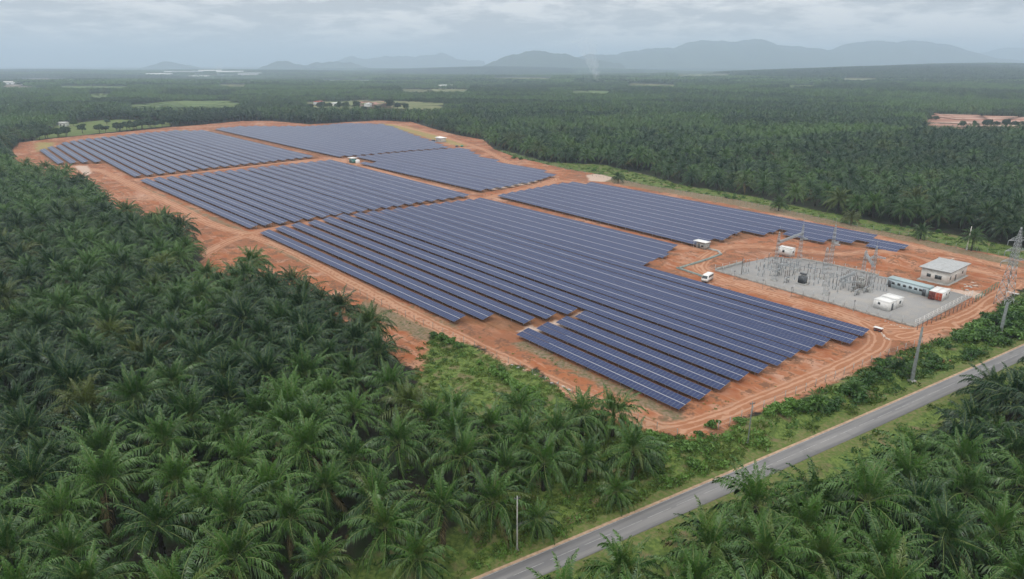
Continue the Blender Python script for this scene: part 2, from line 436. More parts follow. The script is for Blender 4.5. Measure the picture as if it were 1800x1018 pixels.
TRACKS = [smooth(poly(q)) for q in (
    [(1150, 766), (1205, 765), (1300, 722), (1400, 678), (1500, 637), (1560, 612), (1582, 592), (1560, 575), (1500, 558), (1400, 530), (1300, 502), (1240, 483), (1200, 474), (1235, 455), (1262, 440)],
    [(1582, 592), (1640, 585), (1700, 560), (1745, 530), (1790, 500)],
    [(1560, 575), (1610, 592), (1680, 575)],
    [(1190, 770), (1100, 735), (1000, 690), (900, 642), (800, 592), (700, 541), (600, 488), (520, 444), (440, 412), (380, 400), (310, 362), (240, 330), (180, 300), (120, 292)],
    [(330, 470), (380, 430), (440, 408), (560, 388), (700, 370), (835, 353), (900, 338), (990, 316), (900, 290), (850, 262), (770, 238), (690, 218)],
    [(835, 353), (1000, 392), (1120, 418), (1240, 447), (1300, 425), (1420, 445), (1600, 455), (1740, 480)],
    [(985, 318), (1060, 326), (1200, 352), (1400, 390), (1600, 430), (1790, 475)],
    [(245, 315), (400, 297), (560, 279), (620, 286), (835, 350)])]
PALE = [poly(q) for q in (
    [(905, 583), (930, 572), (960, 578), (945, 592)], [(945, 573), (985, 562), (1005, 570), (985, 580)], [(1000, 556), (1030, 545), (1045, 552), (1025, 560)],
    [(1030, 308), (1050, 305), (1085, 312), (1060, 320), (1035, 318)], [(128, 292), (155, 291), (162, 303), (150, 312), (140, 300)],
    [(1700, 520), (1725, 512), (1715, 528)], [(885, 640), (915, 650), (945, 668), (990, 700), (960, 690), (900, 655)],
    [(1650, 505), (1720, 512), (1730, 522), (1690, 520)], [(925, 300), (960, 312), (930, 324), (860, 335), (870, 318)])]
DAMP = [poly(q) for q in (
    [(640, 545), (900, 665), (1150, 752), (1190, 762), (1100, 725), (900, 640), (640, 530)],
    [(470, 425), (700, 535), (800, 578), (780, 572), (600, 490), (470, 430)],
    [(250, 330), (420, 405), (440, 412), (330, 365)], [(910, 605), (1190, 735), (1185, 728), (920, 603)],
    [(1060, 318), (1300, 362), (1500, 402), (1790, 470), (1790, 462), (1500, 396), (1300, 352), (1080, 312)])]
YELLOW = [poly(q) for q in ([(665, 216), (720, 222), (770, 238), (830, 258), (800, 256), (740, 240), (700, 228)], [(60, 250), (100, 250), (90, 262), (60, 268)],
                            [(300, 229), (335, 229), (335, 237), (305, 238)], [(1300, 368), (1420, 392), (1500, 408), (1420, 398), (1330, 378)])]

PXC = lambda pts: [toST(G(u, v, 1.2)) for u, v in pts]
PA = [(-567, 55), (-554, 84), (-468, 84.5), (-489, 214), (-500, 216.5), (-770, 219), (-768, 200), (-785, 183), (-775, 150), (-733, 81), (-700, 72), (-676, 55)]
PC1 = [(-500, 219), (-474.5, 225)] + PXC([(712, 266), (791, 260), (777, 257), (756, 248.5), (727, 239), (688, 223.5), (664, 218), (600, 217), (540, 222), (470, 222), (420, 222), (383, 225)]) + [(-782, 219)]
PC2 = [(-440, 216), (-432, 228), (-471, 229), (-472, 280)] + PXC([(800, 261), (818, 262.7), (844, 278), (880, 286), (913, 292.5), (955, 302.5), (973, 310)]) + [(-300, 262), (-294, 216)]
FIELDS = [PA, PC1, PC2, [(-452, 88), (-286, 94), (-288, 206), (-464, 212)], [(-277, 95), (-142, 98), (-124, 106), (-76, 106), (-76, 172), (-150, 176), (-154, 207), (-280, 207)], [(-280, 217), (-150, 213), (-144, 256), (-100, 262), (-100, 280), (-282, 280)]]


# terrain height: flat site, gentle swell beyond
def swell(x, y):
    r = np.hypot(x, y)
    a = np.clip((r - 1300) / 2500, 0, 1)
    h = (np.sin(x / 730 + 1.3) * np.sin(y / 510 + .4) * 7 + np.sin(x / 310 + y / 420) * 4 + np.sin(x / 1700 - y / 1300 + 2) * 9) * a
    # low ridge rising on the right, a few kilometres out
    rg = np.exp(-((x / np.maximum(y, 1) - 0.62) / 0.28) ** 2) * np.exp(-((y - 4200) / 1200) ** 2) * 62
    rg2 = np.exp(-((x / np.maximum(y, 1) - 0.02) / 0.16) ** 2) * np.exp(-((y - 6500) / 900) ** 2) * 34
    return h + np.where(y > 0, rg + rg2, 0)


xs = np.arange(-600, 340, 1.6); ys = np.arange(52, 900, 1.6)
X, Y = np.meshgrid(xs, ys); P = np.stack([X.ravel(), Y.ravel()], -1)
ea = sdf(P, EARTH)
gra = np.maximum.reduce([13.0 - line_dist(P, ROADC), sdf(P, FIELDC), sdf(P, SPARSE), sdf(P, STRIP), sdf(P, NEGREEN), sdf(P, NWGREEN)] + [6.0 - line_dist(P, q) for q in GAPS])
trk = np.minimum.reduce([line_dist(P, q) for q in TRACKS])
pal = np.maximum.reduce([sdf(P, q) for q in PALE]); dmp = np.maximum.reduce([sdf(P, q) for q in DAMP]) + 1.6; yel = np.maximum.reduce([sdf(P, q) for q in YELLOW])
rdist = line_dist(P, ROADC); verge = 4.3 - rdist
yardd = sdf(P, YARD)
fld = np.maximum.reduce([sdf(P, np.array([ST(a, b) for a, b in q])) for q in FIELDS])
S_ = P @ SD; T_ = P @ TD
bank_ = .55 * np.exp(-((ea - 3.0) / 1.6) ** 2) * (.5 + .5 * np.sin(S_ * .21 + np.sin(T_ * .17) * 2)) + .35 * np.exp(-((trk - 4.2) / .9) ** 2) * (.5 + .5 * np.sin(S_ * .5 + T_ * .4))
rough = (np.sin(P[:, 0] * .9 + np.sin(P[:, 1] * .5) * 2) * np.sin(P[:, 1] * .8 + 1) * .10 + RNG.normal(0, .045, len(P)))
Z = rough * np.clip((trk - 1.5) / 3, 0.15, 1) + bank_ * (fld < 0)
Z += np.where(ea > 0, 0, np.clip(-ea / 6, 0, 1) * (np.sin(P[:, 0] * .31) * np.sin(P[:, 1] * .27) * .25))
# spoil bank along the strip between site and road, ditch beside the road, mounds behind the yard
Z += 1.1 * np.exp(-((ea + 5) / 3.0) ** 2) * (sdf(P, STRIP) > 0) * (0.6 + .4 * np.sin(S_ * .4 + T_ * .23))
Z -= 0.55 * np.exp(-((rdist - 6.2) / 1.1) ** 2)
for (u, v, h, r) in ((1560, 455, 1.8, 8), (1600, 462, 1.5, 7), (1520, 450, 1.2, 7), (1680, 462, .8, 7), (1150, 462, 1.2, 5), (1190, 452, 1.0, 4), (1735, 500, .8, 6), (1270, 400, .5, 6)):
    c = G(u, v); Z += h * np.exp(-((P[:, 0] - c[0]) ** 2 + (P[:, 1] - c[1]) ** 2) / r ** 2)
flat = np.clip(np.minimum(rdist - 2.3, -yardd - 0.3) / 1.5, 0, 1)
Z = Z * flat - 0.10 * (1 - flat)
edge = np.minimum.reduce([P[:, 0] + 600, 338 - P[:, 0], P[:, 1] - 52, 898 - P[:, 1]])
Z *= np.clip(edge / 10, 0, 1)
clampf = lambda a: np.clip(a, -30, 30)
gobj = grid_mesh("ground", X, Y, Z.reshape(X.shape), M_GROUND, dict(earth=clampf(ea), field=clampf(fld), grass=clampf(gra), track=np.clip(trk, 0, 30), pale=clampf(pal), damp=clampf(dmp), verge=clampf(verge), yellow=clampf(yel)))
tag(gobj, kind="structure")
_Zg = Z.reshape(X.shape)


def gz(x, y):
    i = int((x + 600) / 1.6); j = int((y - 52) / 1.6)
    if 0 <= i < len(xs) and 0 <= j < len(ys): return float(_Zg[j, i])
    return float(swell(np.array(x), np.array(y)))


rr = np.concatenate([[0.01, 15, 30], np.geomspace(45, 42000, 170)]); aa = np.radians(np.concatenate([np.arange(-60, 60, .4), np.arange(60, 301, 10)]))
R, A_ = np.meshgrid(rr, aa)
Xo = R * np.sin(A_); Yo = R * np.cos(A_); Zo = swell(Xo, Yo) - 0.06
inn = (Xo > -598) & (Xo < 336) & (Yo > 54) & (Yo < 896); Zo = np.where(inn, -1.6, Zo)
tag(grid_mesh("terrain", Xo, Yo, Zo, M_FAR), kind="structure")


# ------------------------------------------------------------------ far mountains
def mountain_mat():
    m, t = mat("forested_hill")
    g = t.n("ShaderNodeNewGeometry").outputs["Position"]
    n = t.noise(g, 0.004, 6, 0.65)
    return finish(m, t, t.mix(t.step(n, .35, .65), (0.022, 0.040, 0.024), (0.045, 0.070, 0.035)), 0.95, 0.1)


M_HILL = mountain_mat()


def ridge(name, pts, D, depth, seed):
    us = np.array([p[0] for p in pts], float); vs = np.array([p[1] for p in pts], float)
    dn = 1200 * sin(PITCH) - (509 - vs) * cos(PITCH); fw = 1200 * cos(PITCH) + (509 - vs) * sin(PITCH)
    z = CAM_H - D * dn / fw; x = D * (us - 900) / fw
    xi = np.linspace(x[0], x[-1], 420); zi = np.interp(xi, x, z)
    for _ in range(6): zi[1:-1] = (zi[:-2] + zi[1:-1] * 2 + zi[2:]) / 4
    rg = np.random.default_rng(seed)
    nz = sum(rg.uniform(.6, 1.2) * k * np.sin(xi / (D * .012 * k) + rg.uniform(0, 6)) for k in (1, .6, .35, .2, .12)) * D / 620
    yi = np.linspace(-1, 1, 25)
    XX, TT = np.meshgrid(xi, yi)
    prof = np.exp(-(TT * 1.9) ** 2)
    gul = 1 + .10 * np.sin(XX / 190 + 2.5 * TT + np.sin(XX / 420) * 2) * (1 - prof) * 2
    ZZ = np.maximum(zi + nz * np.clip(zi / 60, 0, 1), 0)[None, :] * prof * gul - 12
    tag(grid_mesh(name, XX, D + TT * depth + (XX - x.mean()) * .12, ZZ, M_HILL), kind="structure")


ridge("mountain_range", [(930, 112), (1000, 101), (1060, 94), (1130, 87), (1180, 80), (1215, 74), (1245, 70), (1290, 71), (1330, 70), (1360, 76), (1400, 82), (1435, 86), (1460, 85), (1490, 79),
                         (1520, 73), (1548, 68), (1575, 71), (1590, 76), (1610, 72), (1640, 70), (1668, 75), (1690, 84), (1720, 93), (1760, 101), (1830, 109)], 10500, 2100, 1)
ridge("distant_mountain", [(1640, 108), (1700, 96), (1760, 86), (1800, 82), (1880, 80), (1960, 90), (2050, 108)], 14500, 2200, 2)
ridge("near_hill", [(850, 110), (880, 102), (905, 94), (925, 89), (950, 86), (968, 89), (1000, 97), (1040, 102), (1090, 109)], 8000, 1100, 3)
ridge("distant_hill", [(255, 118), (275, 112), (297, 109), (315, 112), (340, 118)], 10500, 900, 4)
ridge("round_hill", [(470, 115), (490, 107), (507, 105), (525, 109), (548, 115)], 9000, 700, 5)
ridge("low_hill", [(535, 114), (560, 107), (578, 105), (600, 110), (640, 113)], 9500, 750, 6)
ridge("hazy_mountain", [(560, 113), (600, 103), (620, 98), (645, 104), (670, 101), (700, 93), (730, 101), (750, 97), (775, 91), (805, 101), (850, 110)], 13500, 1600, 7)

# ------------------------------------------------------------------ haze
hb = MB().box(-24000, 24000, -300, 30000, -60, 505)
hm, ht = mat("haze")
pv = ht.n("ShaderNodeVolumePrincipled", {"Color": (0.69, 0.84, 1.0, 1.0), "Density": 1.65e-4, "Anisotropy": 0.35})
ho = ht.n("ShaderNodeOutputMaterial"); ht.link(pv.outputs[0], ho.inputs["Volume"])
tag(hb.build("haze", hm), "pale blue haze over the whole plain", kind="stuff")


# ------------------------------------------------------------------ fields and clearings far away
def sheet(name, pl, m, dz=0.35):
    c = pl.mean(0); n = 40
    pl2 = resample(np.vstack([pl, pl[:1]]), np.hypot(*np.ptp(pl, axis=0)) / n)
    jit = RNG.normal(0, np.hypot(*np.ptp(pl, axis=0)) * .018, pl2.shape); pl2 = pl2 + jit
    V = [(c[0], c[1], float(swell(c[0], c[1])) + dz)]; F = []
    rings = 6; k = len(pl2)
    for r in range(1, rings + 1):
        for p in pl2:
            q = c + (p - c) * r / rings; V.append((q[0], q[1], float(swell(q[0], q[1])) + dz))
    for i in range(k): F.append((0, 1 + i, 1 + (i + 1) % k))
    for r in range(rings - 1):
        for i in range(k):
            a = 1 + r * k + i; b = 1 + r * k + (i + 1) % k; F.append((a, a + k, b + k, b))
    return tag(MB().add(V, F).build(name, m, smooth=True), kind="structure")


MF_GREEN = field_mat("green_field", (0.075, 0.125, 0.045), (0.15, 0.19, 0.07))
MF_TAN = field_mat("tan_field", (0.20, 0.19, 0.10), (0.12, 0.15, 0.06))
MF_RED = field_mat("red_cleared_land", (0.30, 0.14, 0.095), (0.46, 0.33, 0.27), 0.04, 0.08)
MF_PALE = field_mat("pale_bare_land", (0.34, 0.28, 0.23), (0.22, 0.20, 0.16))
HIDE = []                                   # areas the palms and trees keep clear of


def field(name, top, bottom, m, hid=11.0):
    """top: points on the far edge (ground); bottom: treetops that hide the near edge"""
    def at(u, v, h):
        z = 0.0
        for _ in range(6): p = G(u, v, z + h); z = .5 * z + .5 * float(swell(p[0], p[1]))
        return G(u, v, z + h)
    pl = np.array([at(u, v, 0) for u, v in top] + [at(u, v, hid) for u, v in bottom[::-1]])
    HIDE.append(pl); return sheet(name, pl, m)


field("green_field", [(225, 186), (300, 178), (400, 178), (425, 183)], [(232, 190), (300, 191), (385, 190), (425, 186)], MF_GREEN)
field("pale_field", [(535, 180), (640, 177), (700, 178), (780, 182)], [(540, 189), (640, 190), (760, 192), (785, 187)], MF_TAN)
field("cleared_land", [(1640, 200), (1700, 202), (1800, 206), (1900, 210)], [(1612, 218), (1700, 223), (1800, 221), (1900, 222)], MF_RED)
field("bare_plot", [(632, 178), (685, 178)], [(632, 190), (690, 190)], MF_RED)
field("far_field", [(1475, 138), (1545, 138.5)], [(1478, 141), (1545, 141.5)], MF_TAN)
field("far_plot", [(1105, 147), (1185, 149)], [(1100, 151), (1190, 152)], MF_TAN)
field("industrial_apron", [(335, 131), (460, 131.8)], [(340, 132.2), (455, 132.9)], MF_TAN)
field("bare_strip", [(0, 147), (20, 148)], [(0, 153), (95, 156)], MF_PALE)


for i_, (a_, b_, v_, h_, m_) in enumerate([(100, 230, 152, 1.5, MF_GREEN), (1180, 1290, 132, 1.3, MF_TAN), (560, 660, 141, 1.2, MF_GREEN), (860, 980, 137, 1.4, MF_TAN), (1000, 1080, 160, 1.3, MF_GREEN),
                                   (30, 120, 139, 1.0, MF_PALE), (150, 200, 165, 1.6, MF_GREEN), (700, 830, 157, 1.4, MF_TAN), (1380, 1440, 150, 1.4, MF_GREEN), (380, 440, 149, 1.4, MF_TAN)]):
    field("distant_plot", [(a_, v_), ((a_ + b_) / 2, v_ - .4), (b_, v_ + .5)], [(a_ + 8, v_ + h_ * 1.6), (b_ - 12, v_ + h_ * 1.9)], m_)

# ------------------------------------------------------------------ solar rows
def panel_glass():
    m, t = mat("solar_glass")
    g = t.n("ShaderNodeNewGeometry")
    pos = g.outputs["Position"]
    r = t.n("ShaderNodeObjectInfo").outputs["Random"]
    wn = t.n("ShaderNodeTexWhiteNoise", {0: t.n("ShaderNodeVectorMath", {0: t.n("ShaderNodeMapping", {0: pos, 2: (0, 0, ROW_ANG), 3: (1.02, 2.06, 100.0)}, vector_type="TEXTURE").outputs[0]}, operation="FLOOR").outputs[0]}).outputs[0]
    n = t.noise(pos, 0.05, 3)
    f = t.math("ADD", t.math("MULTIPLY", wn, 0.55), t.math("MULTIPLY", n, 0.6))
    c = t.mix(f, (0.007, 0.025, 0.092), (0.015, 0.036, 0.110))
    c = t.mix(t.math("MULTIPLY", t.noise(pos, 0.6, 4, .7), 0.10), c, (0.30, 0.20, 0.14))
    return finish(m, t, c, 0.28, 0.14, 0.0)


M_GLASS = panel_glass()
M_ALU = simple("anodised_frame", (0.20, 0.23, 0.28), 0.5, 0.15, 0.2, var=0.05)
M_RAIL = simple("bright_centre_rail", (0.56, 0.57, 0.60), 0.45, 0.4, 0.1, var=0.04)
TILT = radians(12.5); ZL = 1.05; CW = 1.02; HM = 1.96; GAP = 0.13
ct, st_ = cos(TILT), sin(TILT)


def module_geo(x0, lower=True, mb=None, thin=False):
    """one framed module: x along the row, y up the slope; two glass halves with a thin bar between"""
    y0 = 0.0 if lower else HM + GAP
    T = lambda x, y, h: (x, y * ct - h * st_, ZL + y * st_ + h * ct)
    x1 = x0 + CW - 0.022
    b = 0.028
    V = [T(x0, y0, 0), T(x1, y0, 0), T(x1, y0 + HM, 0), T(x0, y0 + HM, 0)]
    if not thin:
        V += [T(x0, y0, -.04), T(x1, y0, -.04), T(x1, y0 + HM, -.04), T(x0, y0 + HM, -.04)]
        mb.add(V, [(0, 1, 2, 3), (7, 6, 5, 4), (4, 5, 1, 0), (5, 6, 2, 1), (6, 7, 3, 2), (7, 4, 0, 3)], 0)
    h = 0.006 if not thin else 0.010
    ym = y0 + HM / 2
    for a, c in ((y0 + b, ym - .013), (ym + .013, y0 + HM - b)):
        mb.add([T(x0 + b, a, h), T(x1 - b, a, h), T(x1 - b, c, h), T(x0 + b, c, h)], [(0, 1, 2, 3)], 1)


PANEL_ME = [MB() for _ in (0, 1)]
for k_ in (0, 1): module_geo(0.0, k_ == 0, PANEL_ME[k_])
PANEL_ME = [m.mesh("panel", [M_ALU, M_GLASS]) for m in PANEL_ME]


def strip_geo(mb, x0, x1, y0, y1, h0, h1, mi):
    T = lambda x, y, h: (x, y * ct - h * st_, ZL + y * st_ + h * ct)
    V = [T(x, y, h) for h in (h0, h1) for x, y in ((x0, y0), (x1, y0), (x1, y1), (x0, y1))]
    mb.add(V, [(3, 2, 1, 0), (4, 5, 6, 7), (0, 1, 5, 4), (1, 2, 6, 5), (2, 3, 7, 6), (3, 0, 4, 7)], mi)


ORD = ["first", "second", "third", "fourth", "fifth", "sixth", "seventh", "eighth", "ninth", "tenth", "eleventh", "twelfth", "thirteenth", "fourteenth", "fifteenth", "sixteenth", "seventeenth", "eighteenth", "nineteenth", "twentieth", "twenty-first", "twenty-second", "twenty-third", "twenty-fourth", "twenty-fifth"] + ["%s-%s" % (a, b) for a in ("twenty", "thirty", "forty") for b in ("first", "second", "third", "fourth", "fifth", "sixth", "seventh", "eighth", "ninth")][5:]
GLASS_NEAR = 0


def solar_row(a, b, label, group, near=0, skip_up=0, zoff=None):
    """a row of two-high framed modules from a to b (s,t): near = how many columns at its road end are separate panels"""
    A = ST(*a); B = ST(*b); L = float(np.hypot(*(B - A))); n = int(L / CW)
    ang = math.atan2(*(B - A)[::-1])
    root = empty("solar_row", V3(A, RNG.uniform(-.08, .08) if zoff is None else zoff), ang)
    root.rotation_euler[0] = RNG.normal(0, .006)
    tag(root, label, "solar row", group)
    t1 = MB()
    far = near == 0
    n_st = n - near
    if n_st > 0:
        xs_ = np.arange(n_st) * CW
        for lower in (True, False):
            sel = xs_ if lower else xs_[skip_up:]
            y0 = 0.0 if lower else HM + GAP
            # backing sheet carries the frames, glass lies 10 mm proud, one quad pair per module
            strip_geo(t1, sel[0], sel[-1] + CW - .022, y0, y0 + HM, -.04, 0, 0)
            b_ = .028; h = .010
            for (ya, yb) in ((y0 + b_, y0 + HM / 2 - .013), (y0 + HM / 2 + .013, y0 + HM - b_)):
                x0 = sel + b_; x1 = sel + CW - .022 - b_
                Q = np.empty((len(sel), 4, 3))
                for k, (xx, yy) in enumerate(((x0, ya), (x1, ya), (x1, yb), (x0, yb))):
                    Q[:, k, 0] = xx; Q[:, k, 1] = yy * ct - h * st_; Q[:, k, 2] = ZL + yy * st_ + h * ct
                t1.add(Q.reshape(-1, 3), [tuple(range(i * 4, i * 4 + 4)) for i in range(len(sel))], 1)
        tag(t1.build("panels", [M_ALU, M_GLASS], root), kind="stuff")
    for i in range(n_st, n):
        for k in (0, 1): place(PANEL_ME[k], "panel", root, Matrix.Translation((i * CW, 0, 0)))
    E_ = n * CW
    m = MB()
    strip_geo(m, skip_up * CW, E_, HM + .012, HM + GAP - .012, .0, .02, 0)
    m.build("centre_rail", M_RAIL, root)
    m = MB()
    for y in (.45, 1.5, 2.6, 3.6): strip_geo(m, 0, E_ - .05, y - .04, y + .04, -.13, -.041, 0)
    m.build("purlins", M_STEEL, root)
    m = MB(); step = 3.4 if L < 120 else 5.0
    for x in np.arange(.9, E_ - .3, step):
        for y in (.75, 3.2):
            zt = ZL + y * st_ - .22
            if near and x > E_ - 2 * step - .9:
                q = MB().box(x - .05, x + .05, y * ct - .05, y * ct + .05, -.4, zt); q.build("post", M_STEEL, root)
            else: m.box(x - .05, x + .05, y * ct - .05, y * ct + .05, -.4, zt)
        m.bar((x, .3, ZL + .3 * st_ - .17), (x, 3.9 * ct, ZL + 3.9 * st_ - .17), .05)
        m.bar((x, 3.2 * ct, .45), (x, 1.9 * ct, ZL + 1.9 * st_ - .2), .03)
    tag(m.build("post_frames", M_STEEL, root), kind="stuff")
    return root


def lerp(a, b, k): return a + (b - a) * k
# middle block D with its front rows
d_start = [91.7 + 7.55 * i for i in range(7)] + [137.0 + 6.42 * (i - 6) for i in range(7, 17)]
d_end = [95.4, 102.2, 108.9, 115.8, 122.7, 129.4, 136.4, 142.9, 149.3, 155.4, 162.1, 169.4, 176.0, 182.3, 188.6, 194.9, 201.2]
d_s1 = [-141, -137, -128.5, -127, -125.6, -71.6, -71.7, -71.6, -71.3, -71.0, -67.5, -67.3, -144.5, -146, -147, -150, -153]
for i in range(17):
    s0 = [-275, -278.5, -280.5, -280.5, -282.5, -284.5, -283][i] if i < 7 else -283 + (i - 6) * .55
    lab = f"{ORD[i]} blue solar row from the left palms in the middle block"
    solar_row((s0, d_start[i]), (d_s1[i], lerp(d_start[i], d_end[i], (d_s1[i] - s0) / (-72 - s0)) if i > 4 and i < 12 else d_end[i]), lab, "solar rows of the middle block", near=(44 if i in (5, 6) else 30 if 4 < i < 12 else 0), zoff=0)
for i in range(1, 5):
    solar_row((-124, d_end[i] + .3), (-72.3, d_end[i]), f"{ORD[i-1]} short front solar row from the left drain" + (", upper modules missing at one end" if i < 3 else ""), "short front solar rows", near=50 if i < 3 else 48, skip_up=(10, 9, 0, 0)[i - 1] if i < 3 else 0, zoff=0)
for i in range(18):
    solar_row((-452 + i * -.7, 84.5 + 7.15 * i), (-285.5 + (-.1) * i, 91.4 + 6.5 * i), f"{ORD[i]} row from the palms in the solar block left of centre", "solar rows of the block left of centre")


def clip(pl, t):
    xs_ = []
    for (s0, t0), (s1, t1) in zip(pl, pl[1:] + pl[:1]):
        if (t0 > t) != (t1 > t): xs_.append(s0 + (s1 - s0) * (t - t0) / (t1 - t0))
    return (min(xs_), max(xs_)) if len(xs_) > 1 else None


def block(pl, ts, name, group, q=6.0):
    for k, t in enumerate(ts):
        c = clip(pl, t)
        if not c or c[1] - c[0] < 8: continue
        s0 = math.ceil(c[0] / q) * q; s1 = c[1] - RNG.uniform(0, 1.0)
        solar_row((s0, t), (s1, t), f"{ORD[k]} row from the near side in the {name}", group)


block(PA, [57 + 7.05 * k for k in range(22)],
      "far left solar block", "solar rows of the far left block", 8.0)
block(PC1, [224.5 + 7.05 * k for k in range(24)],
      "farthest solar block", "solar rows of the farthest block", 8.0)
block(PC2, [219.5 + 7.1 * k for k in range(16)],
      "far right solar block by the white hut", "solar rows of the far right block", 1.0)
e_t = [213.0 + 6.9 * k for k in range(10)]
e_end = [-148.5, -150, -148, -150, -150.5, -143, -143, -114, -98.3, -112]
e_st = [-279, -280, -281, -282, -283, -284, -285, -285, -284, -276]
for k in range(10):
    solar_row((e_st[k], e_t[k] + 4.5), (e_end[k], e_t[k]), f"{ORD[k]} row from the near side in the long block behind the substation", "solar rows of the block behind the substation")
solar_row((-139.4, e_t[6]), (-122, e_t[6]), "short detached solar row behind the white cabin of the substation", "short detached solar rows")
solar_row((-109.5, e_t[7]), (-98.2, e_t[7]), "short detached solar row left of the grey roofed control house", "short detached solar rows")
print("rows done")

# ------------------------------------------------------------------ road
def ribbon(name, hw0, hw1, z, m, t0=0, t1=None, C=None, N=None):
    C = ROADC if C is None else C; N = ROADN if N is None else N
    C = C[t0:t1]; N = N[t0:t1]
    V = []; F = []
    for c, n in zip(C, N):
        V += [V3(c + n * hw0, z), V3(c + n * hw1, z)]
    for i in range(len(C) - 1): F.append((2 * i, 2 * i + 1, 2 * i + 3, 2 * i + 2))
    return tag(MB().add(V, F).build(name, m), kind="structure")


def asphalt():
    m, t = mat("asphalt")
    g = t.n("ShaderNodeNewGeometry").outputs["Position"]
    ra = math.atan2(_dr[60][1], _dr[60][0])
    mp = t.n("ShaderNodeMapping", {0: g, 2: (0, 0, ra), 3: (22.0, 1.0, 1.0)}, vector_type="TEXTURE").outputs[0]
    n = t.noise(mp, 0.75, 4, 0.55); n2 = t.noise(g, 6, 4, 0.7); n3 = t.noise(g, 0.12, 5, .65, .5)
    c = t.mix(t.step(n, 0.35, 0.65), (0.125, 0.125, 0.13), (0.21, 0.205, 0.20))
    c = t.mix(t.math("MULTIPLY", n2, 0.25), c, (0.26, 0.25, 0.24))
    c = t.mix(t.math("MULTIPLY", t.step(n3, 0.56, 0.70), 0.35), c, (0.085, 0.085, 0.09))
    return finish(m, t, c, 0.75, 0.35)


M_ASPH = asphalt()
M_LINE = simple("worn_road_paint", (0.33, 0.325, 0.31), 0.7, var=0.25, dirt=(0.19, 0.19, 0.185), scale=2)
M_SHOULDER = simple("sandy_shoulder", (0.36, 0.25, 0.17), 0.95, var=0.25, scale=1.0)
_rd = MB(); Vr = []; Fr = []
for c, n in zip(ROADC, ROADN):
    for k, (hw, z) in enumerate(((-ROAD_HW - .05, -.12), (-ROAD_HW, .012), (0, .05), (ROAD_HW, .012), (ROAD_HW + .05, -.12))): Vr.append(V3(c + n * hw, z))
for i in range(len(ROADC) - 1):
    for k in range(4): a = i * 5 + k; Fr.append((a, a + 1, a + 6, a + 5))
tag(_rd.add(Vr, Fr).build("road", M_ASPH), kind="structure")
V = []; F = []; k = 0
ribbon("road_edge_line", -ROAD_HW + .08, -ROAD_HW + .17, .022, M_LINE)
ribbon("road_shoulder", -ROAD_HW - .5, -ROAD_HW - .0, .004, M_SHOULDER)
cl_ = MB()
dd = np.concatenate([[0], np.cumsum(np.hypot(*np.diff(ROADC, axis=0).T))])
pos = lambda q: np.array([np.interp(q, dd, ROADC[:, 0]), np.interp(q, dd, ROADC[:, 1])])
for q in np.arange(0, dd[-1] - 5, 6.0):
    a, b = pos(q), pos(q + 4.9); d = (b - a) / np.hypot(*(b - a)); n = np.array([d[1], -d[0]]) * .04
    cl_.add([V3(a - n, .056), V3(a + n, .056), V3(b + n, .056), V3(b - n, .056)], [(0, 1, 2, 3)])
tag(cl_.build("road_centre_line", M_LINE), kind="structure")

# ------------------------------------------------------------------ substation yard
def gravel():
    m, t = mat("gravel")
    g = t.n("ShaderNodeNewGeometry").outputs["Position"]
    n = t.noise(g, 9, 3, .7); n2 = t.noise(g, .25, 5, .6, .5)
    c = t.mix(t.step(n, .35, .65), (0.25, 0.245, 0.24), (0.38, 0.375, 0.365))
    c = t.mix(t.math("MULTIPLY", t.step(n2, .45, .65), .45), c, (0.40, 0.36, 0.31))
    return finish(m, t, c, .9, .2, 0, n, .6, .05)


M_GRAVEL = gravel()


def prism(pl, z0, z1, mb, mi=0):
    n = len(pl); V = [V3(p, z0) for p in pl] + [V3(p, z1) for p in pl]
    ar = sum(a[0] * b[1] - b[0] * a[1] for a, b in zip(pl, np.roll(pl, -1, 0)))
    o = list(range(n)) if ar > 0 else list(range(n))[::-1]
    F = [tuple(i + n for i in o), tuple(o[::-1])]
    for k in range(n): a, b = o[k], o[(k + 1) % n]; F.append((a, b, b + n, a + n))
    return mb.add(V, F, mi)


tag(prism(YARD, -.3, .10, MB()).build("gravel_yard", M_GRAVEL), kind="structure")


